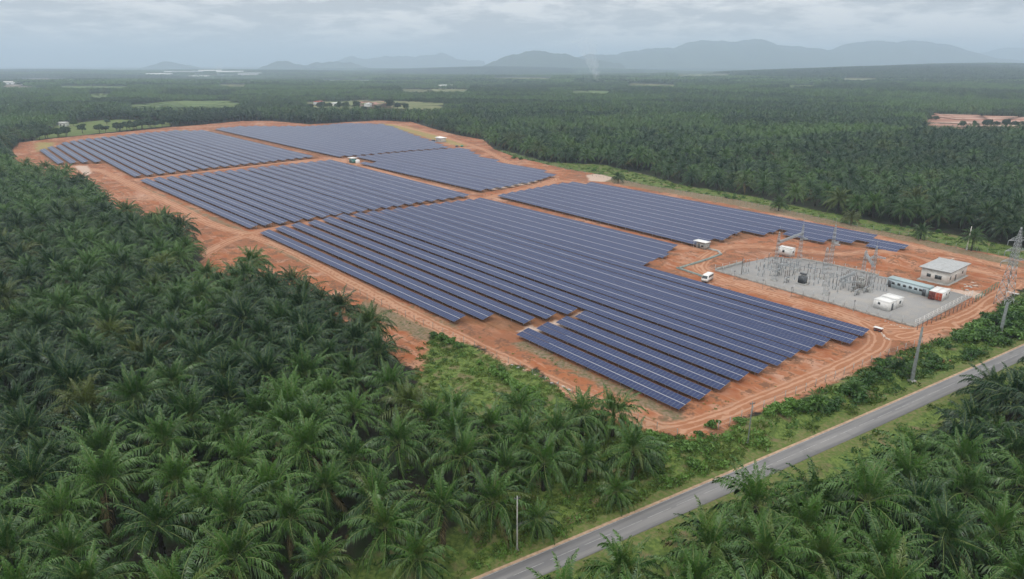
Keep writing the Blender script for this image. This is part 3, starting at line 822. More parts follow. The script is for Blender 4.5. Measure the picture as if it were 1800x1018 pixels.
def fence(name, line, label, h=2.2, post_step=3.0, plinth=0.0, m_mesh=None, m_post=None, cat="fence", wire=.35, rails=(), group=None, w=.012, base=0.0, pw=.05):
    L = smooth(line, 1) if len(line) > 2 else np.asarray(line, float)
    P_ = resample(L, post_step); o = P_[0]
    root = empty(name, V3(o, gz(*o) + base)); tag(root, label, cat, group)
    z0 = root.location.z; m_post = m_post or M_STEEL; m_mesh = m_mesh or M_STEEL
    pm = MB().box(-pw, pw, -pw, pw, -.3, h + .1).mesh("post", [m_post])
    zz = [gz(*p) + base - z0 for p in P_]
    npost = 0
    mb = MB()
    for i, p in enumerate(P_):
        if npost < 120:
            place(pm, "post", root, Matrix.Translation((p[0] - o[0], p[1] - o[1], zz[i]))); npost += 1
    for i in range(len(P_) - 1):
        a = P_[i] - o; b = P_[i + 1] - o; za, zb = zz[i], zz[i + 1]
        Lg = np.hypot(*(b - a)); d = (b - a) / Lg; nrm = np.array([d[1], -d[0]]) * w
        nv = max(2, int(Lg / wire))
        for k in range(nv):
            f0 = k / nv
            for lo, hi, x0, x1 in ((plinth, h, f0, f0 + 1 / nv), (h, plinth, f0, f0 + 1 / nv)):
                q0 = a + (b - a) * x0; q1 = a + (b - a) * x1
                mb.add([V3(q0, lo + lerp(za, zb, x0)), V3(q0, lo + w * 3 + lerp(za, zb, x0)), V3(q1, hi + w * 3 + lerp(za, zb, x1)), V3(q1, hi + lerp(za, zb, x1))], [(0, 1, 2, 3)])
        for r in rails or (h, h * .5):
            mb.bar((a[0], a[1], za + r), (b[0], b[1], zb + r), w * 1.3)
    mb.build("wire_mesh", m_mesh, root)
    if plinth:
        pb = MB()
        for i in range(len(P_) - 1):
            a = P_[i] - o; b = P_[i + 1] - o; d = (b - a) / np.hypot(*(b - a)); nr = np.array([d[1], -d[0]]) * .1
            prism(np.array([a - nr, b - nr, b + nr, a + nr]), -.3, plinth, pb)
        pb.build("plinth", M_CONC, root)
    return root


M_WIRE = simple("fence_wire", (0.30, 0.32, 0.31), 0.6, 0.4, 0.3)
M_GWIRE = simple("green_fence_wire", (0.09, 0.17, 0.13), 0.7)
fence("yard_fence", YARD[[8, 9, 0]], "grey mesh fence on concrete plinth along the near side of the substation yard", 2.2, 3.0, .5, M_WIRE)
fence("yard_fence", YARD[[0, 1]], "pale concrete and mesh fence at the left end of the substation yard", 1.8, 3.0, .9, M_WIRE)
fence("yard_fence", YARD[[3, 4, 5]], "grey fence on low wall along the far side of the substation yard", 1.6, 3.0, .6, M_WIRE)
fence("yard_fence", YARD[[7, 8]], "white railing fence on low wall at the right end of the substation yard", 2.0, 2.6, .35, M_WHITE, M_WHITE, rails=(.9, 1.5, 2.0), w=.022, wire=.5)
fence("boundary_fence", poly([(1612, 580), (1665, 557), (1715, 532)]), "low maroon wire fence between the white railing and the dirt ramp", 1.8, 2.4, 0, M_WIRE, M_DARKSTEEL, wire=.3)
fence("green_fence", poly([(1713, 532), (1752, 509)]), "green netting fence leading from the yard corner to the pylon", 2.0, 2.2, 0, M_GREEN, M_GREEN, wire=.1, w=.04)
fence("boundary_fence", poly([(1262, 758), (1330, 724), (1415, 688), (1475, 662), (1560, 627), (1620, 606)]), "thin wire fence between the dirt track and the roadside bushes", 1.8, 3.4, 0, M_WIRE, M_CONC, wire=.9, w=.010)
fence("boundary_fence", poly([(880, 268), (1000, 301), (1100, 322), (1200, 341), (1300, 358), (1420, 383), (1530, 405), (1640, 428), (1740, 449), (1880, 478)]), "long dark green perimeter fence below the right hand plantation", 2.0, 3.6, 0, M_GWIRE, M_CONCD, wire=.22, w=.016)
fence("boundary_fence", poly([(610, 508), (720, 562), (860, 622), (1000, 692), (1100, 738), (1190, 768)]), "thin wire fence along the drain beside the left palms", 1.6, 4.0, 0, M_WIRE, M_CONCD, wire=1.0, w=.009)


def low_wall(line, label, m=None, h=.55, wd=.35):
    L = np.asarray(line, float); o = L[0]; mb = MB()
    for a, b in zip(L[:-1], L[1:]):
        d = (b - a) / np.hypot(*(b - a)); n = np.array([d[1], -d[0]]) * wd
        prism(np.array([a - n - d * .1, b - n, b + n, a + n - d * .1]) - o, -.3, h, mb); h -= .004
    ob = mb.build("low_wall", m or M_CONCD, loc=V3(o)); return tag(ob, label, "wall")


low_wall(poly([(1192, 473), (1215, 466), (1240, 458), (1268, 448)]), "green grey drain wall running up from the corner by the white bus")
low_wall(poly([(1190, 472), (1235, 487)]), "green grey drain wall ending at the white bus")
low_wall(poly([(1268, 448), (1262, 442), (1245, 438)]), "short sandy kerb wall beside the white roofed inverter shed", M_CONC, .4)
low_wall(poly([(1730, 505), (1800, 520)]), "thin white kerb wall near the pylon", M_WHITE, .25, .15)


# lattice structures -------------------------------------------------
def lattice(mb, base, top, w0, w1, n, r=.05, rb=.03):
    base = np.asarray(base, float); top = np.asarray(top, float); d = top - base; d /= np.linalg.norm(d)
    a = np.cross(d, (0, 1.0, 0)) if abs(d[2]) > .7 else np.cross(d, (0, 0, 1.0)); a /= np.linalg.norm(a); b = np.cross(d, a)
    C = []
    for k in range(n + 1):
        f = k / n; c = base + (top - base) * f; w_ = (w0 + (w1 - w0) * f) / 2
        C.append([c + a * sx * w_ + b * sy * w_ for sx, sy in ((-1, -1), (1, -1), (1, 1), (-1, 1))])
    for k in range(n):
        for j in range(4):
            mb.bar(C[k][j], C[k + 1][j], r); mb.bar(C[k][j], C[k + 1][(j + 1) % 4], rb); mb.bar(C[k][(j + 1) % 4], C[k + 1][j], rb)
            mb.bar(C[k + 1][j], C[k + 1][(j + 1) % 4], rb)
    return mb


def gantry(u, v, H, label, arms=(), spire=4.0, w0=1.3):
    p = G(u, v, .1); root = empty("gantry_mast", V3(p, .1), ROW_ANG); tag(root, label, "lattice mast", "lattice masts of the substation")
    lattice(MB(), (0, 0, 0), (0, 0, H), w0, .55, int(H / 1.3), .045, .025).build("lattice_column", M_STEEL, root)
    m = MB(); lattice(m, (0, 0, H), (0, 0, H + spire * .5), .55, .2, 3, .04, .025); m.bar((0, 0, H + spire * .5), (0, 0, H + spire), .035); m.build("spire", M_STEEL, root)
    MB().box(-.9, .9, -.9, .9, -.1, .25).build("footing", M_CONC, root)
    for (dx, dy, z, L) in arms:
        lattice(MB(), (dx * .3, dy * .3, z), (dx * L, dy * L, z), .6, .35, max(3, int(L)), .045, .03).build("crossarm", M_STEEL, root)
    return root


g1 = gantry(1360, 493, 14.0, "first lattice mast from the left in the substation", [(1, 0, 5.8, 2.2)])
g2 = gantry(1402, 474, 13.5, "lattice mast standing in front of the white cabin", [(1, 0, 11.0, 2.0)])
g3 = gantry(1451, 518, 19.5, "tallest lattice mast in the middle of the substation yard", [(0, 1, 15.8, 3.4), (1, 0, 15.8, 2.0)])
g4 = gantry(1528, 513, 12.5, "lattice mast with wide crossarm left of the white containers", [(1, 0, 11.2, 3.0), (0, -1, 11.2, 3.4)], 3.6)
g5 = gantry(1515, 489, 8.8, "slimmer lattice mast behind the wide armed mast", [], 1.0, 1.0)
g6 = gantry(1447, 490, 10.0, "short lattice mast just behind the tallest mast", [], .8, 1.0)


def lattice_beam(p, q, z, label, wd=.6):
    m = MB(); a = np.array(V3(p, z)); b = np.array(V3(q, z)); c = (a + b) / 2; a = a - c; b = b - c
    lattice(m, a, b, wd, wd, max(3, int(np.linalg.norm(b - a) / .9)), .05, .03)
    return tag(m.build("lattice_beam", M_STEEL, loc=tuple(c)), label, "lattice beam")


lattice_beam(G(1360, 493), G(1402, 474), 12.6, "steel lattice beam joining the two left masts")
lattice_beam(G(1528, 513), G(1515, 489), 8.2, "steel lattice beam joining the two right masts")

# switchgear: stands, insulators, breakers
def insulator(mb, x, y, z0, z1, r=.11, mi=1):
    n = max(3, int((z1 - z0) / .16)); prof = []
    for k in range(n):
        z = z0 + (z1 - z0) * k / n; dz = (z1 - z0) / n
        prof += [(r * .55, z), (r, z + dz * .35), (r * .55, z + dz * .7)]
    prof.append((r * .5, z1)); mb.lathe(prof, 8, mi, (x, y))


def post_ins_mesh():
    a = MB(); a.box(-.09, .09, -.09, .09, 0, 1.9).box(-.3, .3, -.3, .3, -.05, .12); b = MB(); insulator(b, 0, 0, 1.9, 3.6, .12, 0); c = MB().lathe([(.1, 3.6), (.16, 3.68), (.05, 3.85)], 8)
    return a.mesh("stand", [M_STEEL]), b.mesh("insulator", [M_PORC]), c.mesh("cap", [M_STEEL])


PI_ME = post_ins_mesh()
def post_insulator(u, v, label, sc=1.0, g="insulator posts of the substation"):
    p = G(u, v, .1); r = empty("insulator_post", V3(p, .1), ROW_ANG); r.scale = (1, 1, sc); tag(r, label, "insulator post", g)
    for me, nm in zip(PI_ME, ("stand", "insulator", "cap")): place(me, nm, r)


def disconnector_meshes():
    fr = MB()
    for x in (-1.1, 1.1): fr.box(x - .08, x + .08, -.08, .08, 0, 2.3)
    fr.box(-1.4, 1.4, -.12, .12, 2.3, 2.5); ins = []
    for x in (-1.2, 0, 1.2):
        q = MB(); insulator(q, x, 0, 2.5, 3.7, .13, 0); ins.append(q.mesh("insulator", [M_PORCG]))
    arm = MB().bar((-1.3, 0, 3.75), (1.3, 0, 3.8), .05)
    return fr.mesh("frame", [M_STEEL]), ins, arm.mesh("contact_arm", [M_STEEL])


DI_ME = disconnector_meshes()
def disconnector(u, v, rz, label, sc=1.0):
    p = G(u, v, .1); r = empty("disconnector", V3(p, .1), ROW_ANG + rz); r.scale = (sc, sc, sc); tag(r, label, "switch", "disconnector switches of the substation")
    place(DI_ME[0], "frame", r); place(DI_ME[2], "contact_arm", r)
    for me in DI_ME[1]: place(me, "insulator", r)


def breaker(u, v, label, h=1.0):
    p = G(u, v, .1); r = empty("circuit_breaker", V3(p, .1), ROW_ANG); tag(r, label, "circuit breaker", "circuit breakers of the substation")
    m = MB()
    for y in (-1.3, 0, 1.3):
        m.box(-.12, .12, y - .12, y + .12, 0, 1.6)
    m.box(-.2, .2, -1.6, 1.6, 1.6, 1.85); m.build("frame", M_STEEL, r)
    for y in (-1.3, 0, 1.3):
        q = MB(); insulator(q, 0, y, 1.85, 1.85 + 1.5 * h, .17, 0); insulator(q, 0, y, 1.95 + 1.5 * h, 1.95 + 2.9 * h, .15, 0); q.build("insulator", M_PORC, r)
    MB().box(.15, .75, -.4, .4, .8, 1.6).build("control_box", M_CONC, r)


def transformer(u, v, label, col):
    p = G(u, v, .1); r = empty("transformer", V3(p, .1), ROW_ANG); tag(r, label, "transformer")
    MB().box(-1.1, 1.1, -.8, .8, .35, 2.5).build("tank", col, r)
    MB().box(-1.5, 1.5, -1.3, 1.3, -.1, .32).build("plinth", M_CONC, r)
    for sgn in (-1, 1):
        for k in range(6):
            MB().box(-.95 + k * .34, -.83 + k * .34, *(sorted((sgn * .82, sgn * 1.25))), .6, 2.2).build("cooling_fin", col, r)
    m = MB(); m.bar((-1.0, 0, 3.3), (1.0, 0, 3.3), .32, 0, 10); m.build("conservator", col, r)
    MB().box(-.7, -.6, -.1, .1, 2.5, 3.1).box(.6, .7, -.1, .1, 2.5, 3.1).build("bracket", M_STEEL, r)
    for x in (-.6, 0, .6):
        q = MB(); insulator(q, x, .55, 2.5, 3.5, .12, 0); q.build("bushing", M_PORC, r)


transformer(1410, 499, "dark oil transformer standing beside the second mast", M_DARKSTEEL)
transformer(1511, 507, "grey white transformer at the foot of the right masts", M_CONC)
for i, (u, v) in enumerate([(1306, 480), (1311, 481), (1315, 480)]): post_insulator(u, v, f"{ORD[i]} insulator post of the trio at the left end of the yard", 1.25, "trio of insulator posts")
for i, (u, v) in enumerate([(1418, 491), (1423, 489), (1429, 492), (1434, 490), (1440, 492), (1412, 486), (1404, 488), (1420, 480), (1433, 478), (1445, 480)]):
    post_insulator(u, v, "insulator post in the row between the dark transformer and tallest mast")
for i, (u, v) in enumerate([(1535, 508), (1541, 510), (1547, 511), (1553, 512), (1558, 513)]):
    post_insulator(u, v, f"{ORD[i]} insulator post from the left in the row beside the pale blue cabin", 1.1, "insulator posts beside the pale blue cabin")
for i, (u, v) in enumerate([(1472, 515), (1480, 503), (1489, 496), (1493, 494), (1483, 500), (1463, 508), (1468, 510), (1499, 500), (1503, 497)]):
    post_insulator(u, v, "insulator post in the cluster right of the tallest mast", 1.15 if i < 3 else .95)
for i, (u, v) in enumerate([(1329, 472), (1335, 478), (1343, 470), (1352, 476), (1356, 472), (1364, 476), (1372, 470), (1380, 474), (1385, 468), (1392, 466)]):
    post_insulator(u, v, "insulator post in the cluster before the white cabin", .95)
for i, (u, v, rz) in enumerate([(1348, 484, 0), (1370, 484, 1.57), (1382, 480, 0), (1390, 486, 1.57), (1376, 472, 0), (1398, 480, 1.57), (1425, 484, 0), (1460, 500, 1.57), (1484, 510, .5), (1492, 506, .5), (1476, 506, 0)]):
    disconnector(u, v, rz, "three pole disconnector switch on a steel stand in the substation")
breaker(1382, 497, "circuit breaker standing alone before the white cabin", .8); breaker(1500, 512, "tall circuit breaker beside the grey white transformer")
breaker(1522, 514, "circuit breaker at the foot of the wide armed mast"); breaker(1366, 484, "circuit breaker behind the first lattice mast", .8)
breaker(1506, 519, "circuit breaker nearest the white containers", .8)
lattice_beam(G(1474, 512), G(1500, 500), 3.9, "white lattice busbar beam lying low between the insulator posts", .7)
lattice_beam(G(1486, 514), G(1512, 516), 3.4, "second low lattice busbar beam near the grey white transformer", .5)
lattice_beam(G(1366, 486), G(1392, 481), 3.6, "low lattice busbar beam in front of the white cabin", .5)


# conductors strung between the masts, busbars over the insulators
def wire(a, b, sag, label, group, r=.025):
    a = np.array(a, float); b = np.array(b, float); c = (a + b) / 2; n = 10; mb = MB(); P0 = None
    for k in range(n + 1):
        f = k / n; q = a + (b - a) * f - (0, 0, sag * 4 * f * (1 - f)); 
        if P0 is not None: mb.bar(P0 - c, q - c, r, 0, 4)
        P0 = q
    return tag(mb.build("conductor", M_DARKSTEEL, loc=tuple(c)), label, "cable", group)


def top(u, v, z, ds=0.0, dt=0.0):
    p = G(u, v, .1) + SD * ds + TD * dt; return (p[0], p[1], z)


for k_, d_ in enumerate((-1.6, 0, 1.6)):
    wire(top(1360, 493, 11.8, 0, d_), top(1451, 518, 12.6, 0, d_), .9, "conductor strung from the first lattice mast to the tallest mast", "conductors over the yard")
    wire(top(1402, 474, 11.5, 0, d_), top(1515, 489, 8.4, 0, d_), 1.0, "conductor strung from the cabin mast to the slim right mast", "conductors over the yard")
    wire(top(1451, 518, 12.6, 0, d_), top(1528, 513, 10.2, 0, d_), .8, "conductor strung from the tallest mast to the wide armed mast", "conductors over the yard")
for (a_, b_, z_) in [((1404, 488), (1440, 492), 3.95), ((1412, 486), (1445, 480), 3.95), ((1463, 508), (1493, 494), 3.7), ((1472, 515), (1503, 497), 4.2), ((1535, 508), (1558, 513), 4.2), ((1329, 472), (1364, 476), 3.6),
                     ((1343, 470), (1385, 468), 3.6), ((1356, 472), (1392, 466), 3.7), ((1348, 484), (1382, 480), 3.9), ((1376, 472), (1398, 480), 3.9), ((1480, 503), (1511, 507), 4.0)]:
    wire(top(*a_, z_), top(*b_, z_), .1, "thin busbar lying over a row of insulator posts in the yard", "busbars of the substation", .045)
for i, (u, v) in enumerate([(1422, 500), (1430, 502), (1438, 499), (1446, 503), (1396, 492), (1388, 476), (1369, 478), (1340, 486), (1332, 484), (1470, 500), (1477, 497), (1497, 508), (1516, 502), (1521, 498), (1526, 500), (1530, 503), (1487, 490), (1478, 488), (1470, 486), (1350, 466), (1362, 464), (1374, 463)]):
    post_insulator(u, v, "slender insulator post among the switchgear of the yard", .8 + .1 * (i % 4), "slender insulator posts")


# high pylon and monopoles
def pylon(u, v, H, label, rz):
    p = G(u, v); r = empty("pylon", V3(p, gz(*p)), rz); tag(r, label, "pylon")
    m = MB(); zb = H * .52
    lattice(m, (0, 0, 0), (0, 0, zb), 3.4, 1.5, 5, .09, .05); m.build("lower_body", M_STEEL, r)
    m = MB(); lattice(m, (0, 0, zb), (0, 0, H * .84), 1.5, 1.1, 7, .07, .045); m.build("upper_body", M_STEEL, r)
    m = MB(); lattice(m, (0, 0, H * .84), (0, 0, H), 1.1, .2, 4, .05, .035); m.build("peak", M_STEEL, r)
    for z, L in ((H * .58, 4.2), (H * .71, 3.7), (H * .84, 3.4)):
        for sg in (-1, 1):
            a = MB()
            for y in (-.55, .55):
                a.bar((sg * .5, y, z), (sg * L, 0, z + .1), .06); a.bar((sg * .5, y, z + 1.0), (sg * L, 0, z + .1), .05)
                for f in (.3, .55, .8): a.bar((sg * lerp(.5, L, f), y * (1 - f), z + .05), (sg * lerp(.5, L, f), y * (1 - f), z + 1.0 - .9 * f), .03)
            a.build("crossarm", M_STEEL, r)
            q = MB(); insulator(q, sg * L, 0, z - 1.3, z, .13, 0); q.build("insulator", M_PORCG, r)


pylon(1763, 538, 23.0, "tall galvanised lattice pylon with three crossarm levels at the right edge", radians(12))


def monopole(u, v, H, r0, r1, label, name="steel_pole", m=None, arm=None, n=8):
    p = G(u, v); r = empty(name, V3(p, gz(*p)), radians(20)); tag(r, label, "pole")
    MB().lathe([(r0, -.5), (r0, 0), (lerp(r0, r1, .5), H * .5), (lerp(r0, r1, .5) * .94, H * .505), (r1, H)], n).build("pole_shaft", m or M_POLE, r)
    MB().box(-r0 * 1.6, r0 * 1.6, -r0 * 1.6, r0 * 1.6, -.4, .12).build("base", M_CONC, r)
    if arm:
        a = MB().box(-arm, arm, -.05, .05, H - .45, H - .33); a.build("crossarm", M_DARKSTEEL, r)
        for x in (-arm * .9, 0, arm * .9):
            q = MB(); insulator(q, x, 0, H - .33, H - .05, .06, 0); q.build("insulator", M_PORC, r)
    return r


monopole(1757, 591, 9.5, .42, .34, "thick tapered grey steel pole standing in front of the lattice pylon")
monopole(1603, 668, 12.6, .42, .22, "tall tapered grey steel pole beside the road left of the pylon")
monopole(1314, 781, 8.4, .11, .08, "thin weathered pole with short crossarm among the roadside bushes", "utility_pole", M_POLE, .55)
monopole(909, 968, 9.0, .13, .09, "thin pale concrete pole by the road among the near palms", "utility_pole", M_CONC, .45)
monopole(1699, 440, 9.0, .16, .10, "pale concrete pole before the far palms right of the solar block", "utility_pole", M_CREAM, None)
monopole(1303, 497 - 14, 0.01 + 6.0, .10, .08, "brown pole beside the trio of insulators", "utility_pole", M_TRUNK, None)
for i, (u, v) in enumerate([(1290, 505), (1340, 521), (1390, 535), (1455, 546), (1500, 559)]):
    monopole(u, v - 12, 3.4, .05, .04, f"{ORD[i]} thin lamp post from the left along the near yard fence", "lamp_post", M_DARKSTEEL, .3)


# ------------------------------------------------------------------ buildings
def opening(root, kind, x0, x1, z0, z1, y, face, parent=None, mg=None):
    """window or door on one wall; face: 'x' or 'y' axis of the wall normal, y = signed wall plane"""
    sg = 1 if y > 0 else -1
    if face == "y": B = lambda a, b, c, d, e0, e1, mb: mb.box(a, b, *sorted((y + sg * e0, y + sg * e1)), c, d)
    else: B = lambda a, b, c, d, e0, e1, mb: mb.box(*sorted((y + sg * e0, y + sg * e1)), a, b, c, d)
    fr = B(x0 - .07, x1 + .07, z0 - .07, z1 + .07, -.05, .03, MB()).build(kind, M_STEEL if kind == "window" else (mg or M_DARKSTEEL), root)
    if kind == "window":
        n = max(1, int(round((x1 - x0) / .8))); wd = (x1 - x0) / n
        for k in range(n):
            B(x0 + k * wd + .03, x0 + (k + 1) * wd - .03, z0, z1, .031, .045, MB()).build("pane", M_GLASSD, fr)
    else:
        B(x1 - .2, x1 - .12, (z0 + z1) / 2, (z0 + z1) / 2 + .1, .03, .08, MB()).build("handle", M_STEEL, fr)
    return fr


def site_box(uvl, uvc, uvr):
    """three ground corners in the photo: left, near, right -> centre, size along rows, size across"""
    pass


def hut(name, c, sx, sy, h, wall, roof, label, cat, over=.15, pitch=.0, rz=0.0, wins=(), doors=(), slab=.0, hip=0.0, trims=True):
    r = empty(name, V3(c, .1 if slab == 0 else .0), ROW_ANG + rz); tag(r, label, cat)
    z0 = slab
    if slab: MB().box(-sx / 2 - .7, sx / 2 + .7, -sy / 2 - .7, sy / 2 + .7, -.2, slab).build("floor_slab", M_CONC, r)
    MB().box(-sx / 2, sx / 2, -sy / 2, sy / 2, z0 + .003, z0 + h).build("wall", wall, r)
    X_, Y_ = sx / 2 + over, sy / 2 + over; zt = z0 + h
    m = MB()
    if hip:
        k = min(X_, Y_); rx = max(X_ - Y_, 0.05); ry = max(Y_ - X_, 0.0)
        m.box(-X_, X_, -Y_, Y_, zt + .002, zt + .28)
        m.add([(-X_, -Y_, zt + .283), (X_, -Y_, zt + .283), (X_, Y_, zt + .283), (-X_, Y_, zt + .283), (-rx, -ry, zt + .28 + hip), (rx, -ry, zt + .28 + hip), (rx, ry, zt + .28 + hip), (-rx, ry, zt + .28 + hip)],
              [(0, 1, 5, 4), (1, 2, 6, 5), (2, 3, 7, 6), (3, 0, 4, 7), (4, 5, 6, 7)])
    else:
        m.add([(-X_, -Y_, zt + .003), (X_, -Y_, zt + .003), (X_, Y_, zt + .003 + pitch), (-X_, Y_, zt + .003 + pitch), (-X_, -Y_, zt + .12), (X_, -Y_, zt + .12), (X_, Y_, zt + .12 + pitch), (-X_, Y_, zt + .12 + pitch)],
              [(3, 2, 1, 0), (4, 5, 6, 7), (0, 1, 5, 4), (1, 2, 6, 5), (2, 3, 7, 6), (3, 0, 4, 7)])
        for x in np.arange(-X_ + .3, X_, .45):
            m.add([(x, -Y_, zt + .122), (x + .06, -Y_, zt + .15), (x + .12, -Y_, zt + .122), (x, Y_, zt + .122 + pitch), (x + .06, Y_, zt + .15 + pitch), (x + .12, Y_, zt + .122 + pitch)], [(0, 1, 4, 3), (1, 2, 5, 4)])
    m.build("roof", roof, r)
    for (f, s, a, b, c_, d) in wins: opening(r, "window", a, b, z0 + c_, z0 + d, s * (sy if f == "y" else sx) / 2, f)
    for (f, s, a, b, c_, d) in doors: opening(r, "door", a, b, z0 + c_, z0 + d, s * (sy if f == "y" else sx) / 2, f)
    return r


# control house: near corner (1660,507), left (1622,490), right (1692,485)
cl0, cn0, cr0 = G(1622, 491), G(1664, 503), G(1692, 486)
cc = (cl0 + cr0) / 2; sxx = np.hypot(*(cn0 - cl0)); syy = np.hypot(*(cr0 - cn0))
hut("control_house", cc, sxx, syy, 3.9, M_CREAM, M_ROOFG, "cream control house with grey hipped roof behind the substation", "building", .7, hip=1.1, slab=.25,
    wins=[("y", -1, -sxx * .28, -sxx * .28 + 1.1, 1.3, 2.3), ("y", -1, sxx * .02, sxx * .02 + 1.9, 1.1, 2.3), ("x", 1, -syy * .4, -syy * .4 + .8, 1.2, 2.2), ("x", 1, syy * .25, syy * .25 + .9, 1.3, 2.3)],
    doors=[("x", 1, -syy * .12, -syy * .12 + .9, .05, 2.05)])
# long prefab
a, b = G(1558, 503, .1), G(1630, 522, .1); dd_ = b - a; Lp = np.hypot(*dd_); n_ = np.array([-dd_[1], dd_[0]]) / Lp
cc = (a + b) / 2 + n_ * 1.4
hut("long_site_cabin", cc, Lp, 2.8, 2.7, M_BLUEW, M_BLUER, "long pale blue site cabin with a row of small windows", "building", .12, .15, rz=math.atan2(dd_[1], dd_[0]) - ROW_ANG,
    wins=[("y", -1, x, x + .9, 1.2, 1.9) for x in (-Lp * .38, -Lp * .24, -Lp * .1, Lp * .04, Lp * .17, Lp * .29)], doors=[("y", -1, -Lp * .46, -Lp * .46 + .8, .05, 2.0), ("y", -1, Lp * .37, Lp * .37 + .9, .05, 2.0)])
tl = MB().box(Lp / 2 + .01, Lp / 2 + .9, -1.35, 1.35, .1, 2.4).build("teal_porch", M_TEAL, loc=V3(cc, .1), rz=math.atan2(dd_[1], dd_[0])); tag(tl, "teal porch box at the right end of the long blue cabin", "porch")


def container(c, L, W, H, wall, endm, label, roof=None, rz=0.0, wins=(), doors=()):
    r = empty("container_cabin", V3(c, .1), ROW_ANG + rz); tag(r, label, "container", "container cabins of the substation")
    m = MB(); m.box(-L / 2, L / 2, -W / 2, W / 2, .15, H)
    for x in np.arange(-L / 2 + .25, L / 2 - .2, .42):
        for sg in (-1, 1): m.box(x, x + .18, *sorted((sg * W / 2, sg * (W / 2 + .035))), .3, H - .15)
    m.build("wall", wall, r)
    m = MB(); m.box(-L / 2 - .05, L / 2 + .05, -W / 2 - .05, W / 2 + .05, H + .002, H + .10)
    for x in np.arange(-L / 2 + .3, L / 2, .5): m.box(x, x + .2, -W / 2 + .05, W / 2 - .05, H + .10, H + .13)
    m.build("roof", roof or M_WHITE, r)
    for x in (-L / 2 + .1, L / 2 - .1):
        for y in (-W / 2 + .1, W / 2 - .1): MB().box(x - .12, x + .12, y - .12, y + .12, -.1, .147).build("foot", M_CONC, r)
    if endm:
        sg = endm[1]
        for y0, y1 in ((-W / 2 + .08, -.03), (.03, W / 2 - .08)):
            d = MB(); d.box(*sorted((sg * L / 2, sg * (L / 2 + .06))), y0, y1, .25, H - .1)
            for k in range(3): z = .5 + k * .7; d.box(*sorted((sg * (L / 2 + .061), sg * (L / 2 + .09))), y0 + .1, y1 - .1, z, z + .35)
            d.build("door", endm[0], r)
    for (f, s, a, b, c_, d) in wins: opening(r, "window", a, b, c_, d, s * (W if f == "y" else L) / 2 + (s * .036 if f == "y" else 0), f)
    for (f, s, a, b, c_, d) in doors: opening(r, "door", a, b, c_, d, s * (W if f == "y" else L) / 2 + (s * .036 if f == "y" else 0), f)
    return r


# white pair at (1535..1584, 517..548); ends of both face the track, long side along the rows
n0, l0, r0 = G(1562, 549, .1), G(1535, 541, .1), G(1584, 538, .1)
ex = (n0 - l0); Lc = np.hypot(*ex); ex /= Lc; ey = (r0 - n0); Wc = np.hypot(*ey); ey /= Wc
rzc = math.atan2(ex[1], ex[0]) - ROW_ANG
container(l0 + ex * Lc / 2 + ey * Wc * .25, Lc, Wc * .48, 2.6, M_WHITE, None, "white container cabin nearest the track in the substation yard", rz=rzc, wins=[("y", -1, -.9, -.3, 1.5, 2.1)], doors=[("x", 1, -.5, .3, .2, 2.1)])
container(l0 + ex * Lc / 2 + ey * Wc * .75 + ex * .25, Lc, Wc * .48, 2.75, M_WHITE, None, "white container cabin behind its white twin in the yard", rz=rzc, wins=[("x", 1, -.3, .5, 1.3, 2.1)])
# red and white pair at (1630..1672, 505..531)
n0, l0, r0 = G(1655, 531, .1), G(1630, 526, .1), G(1672, 521, .1)
ex = (r0 - n0); Lr = 6.2; ex /= np.hypot(*ex); ey = (l0 - n0); Wr = np.hypot(*ey); ey /= Wr
rzr = math.atan2(ex[1], ex[0]) - ROW_ANG
container(n0 + ex * Lr / 2 + ey * Wr * .25, Lr, Wr * .48, 2.6, M_WHITE, (M_RED, -1), "white roofed container with bright red end doors", rz=rzr, wins=[("y", -1, -.2, .6, 1.4, 2.0), ("y", -1, 2.0, 2.6, 1.4, 2.0)])
container(n0 + ex * (Lr / 2 + .1) + ey * Wr * .75, Lr, Wr * .48, 2.6, M_RED, (M_DRED, -1), "container with dark red open end beside the long blue cabin", rz=rzr)
# white cabin behind the masts (1367..1397, 434..452)
n0, l0, r0 = G(1390, 453), G(1367, 448), G(1396, 449)
ex = n0 - l0; Lw = np.hypot(*ex); ex /= Lw
container(l0 + ex * Lw / 2 + np.array([-ex[1], ex[0]]) * 1.3, Lw, 2.6, 3.0, M_WHITE, None, "white cabin with two small windows behind the left masts", rz=math.atan2(ex[1], ex[0]) - ROW_ANG, wins=[("y", -1, -.9, -.1, 1.3, 2.2), ("x", 1, -.4, .4, 1.4, 2.1)])
# inverter stations
def station(u, v, label, Lx, Wy, h, wall, roof, name="inverter_shed"):
    c = G(u, v); r = empty(name, V3(c, gz(*c)), ROW_ANG); tag(r, label, "shed", "inverter sheds of the solar farm")
    MB().box(-Lx * .3, Lx * .5, -Wy / 2, Wy / 2, 0, h * .8).build("cabinet", wall, r)
    m = MB()
    for x in (-Lx / 2 + .1, Lx / 2 - .1):
        for y in (-Wy / 2 - .3, Wy / 2 + .3): m.box(x - .06, x + .06, y - .06, y + .06, -.2, h)
    m.build("post", M_STEEL, r)
    m = MB().box(-Lx / 2 - .3, Lx / 2 + .3, -Wy / 2 - .5, Wy / 2 + .5, h + .002, h + .12); m.build("roof", roof, r)
    MB().box(-Lx * .15, Lx * .02, -Wy / 2 - .05, -Wy / 2 - .005, .2, h * .7).build("door", M_DARKSTEEL, r)
    MB().box(Lx * .12, Lx * .32, -Wy / 2 - .05, -Wy / 2 - .005, h * .3, h * .6).build("vent", M_GLASSD, r)


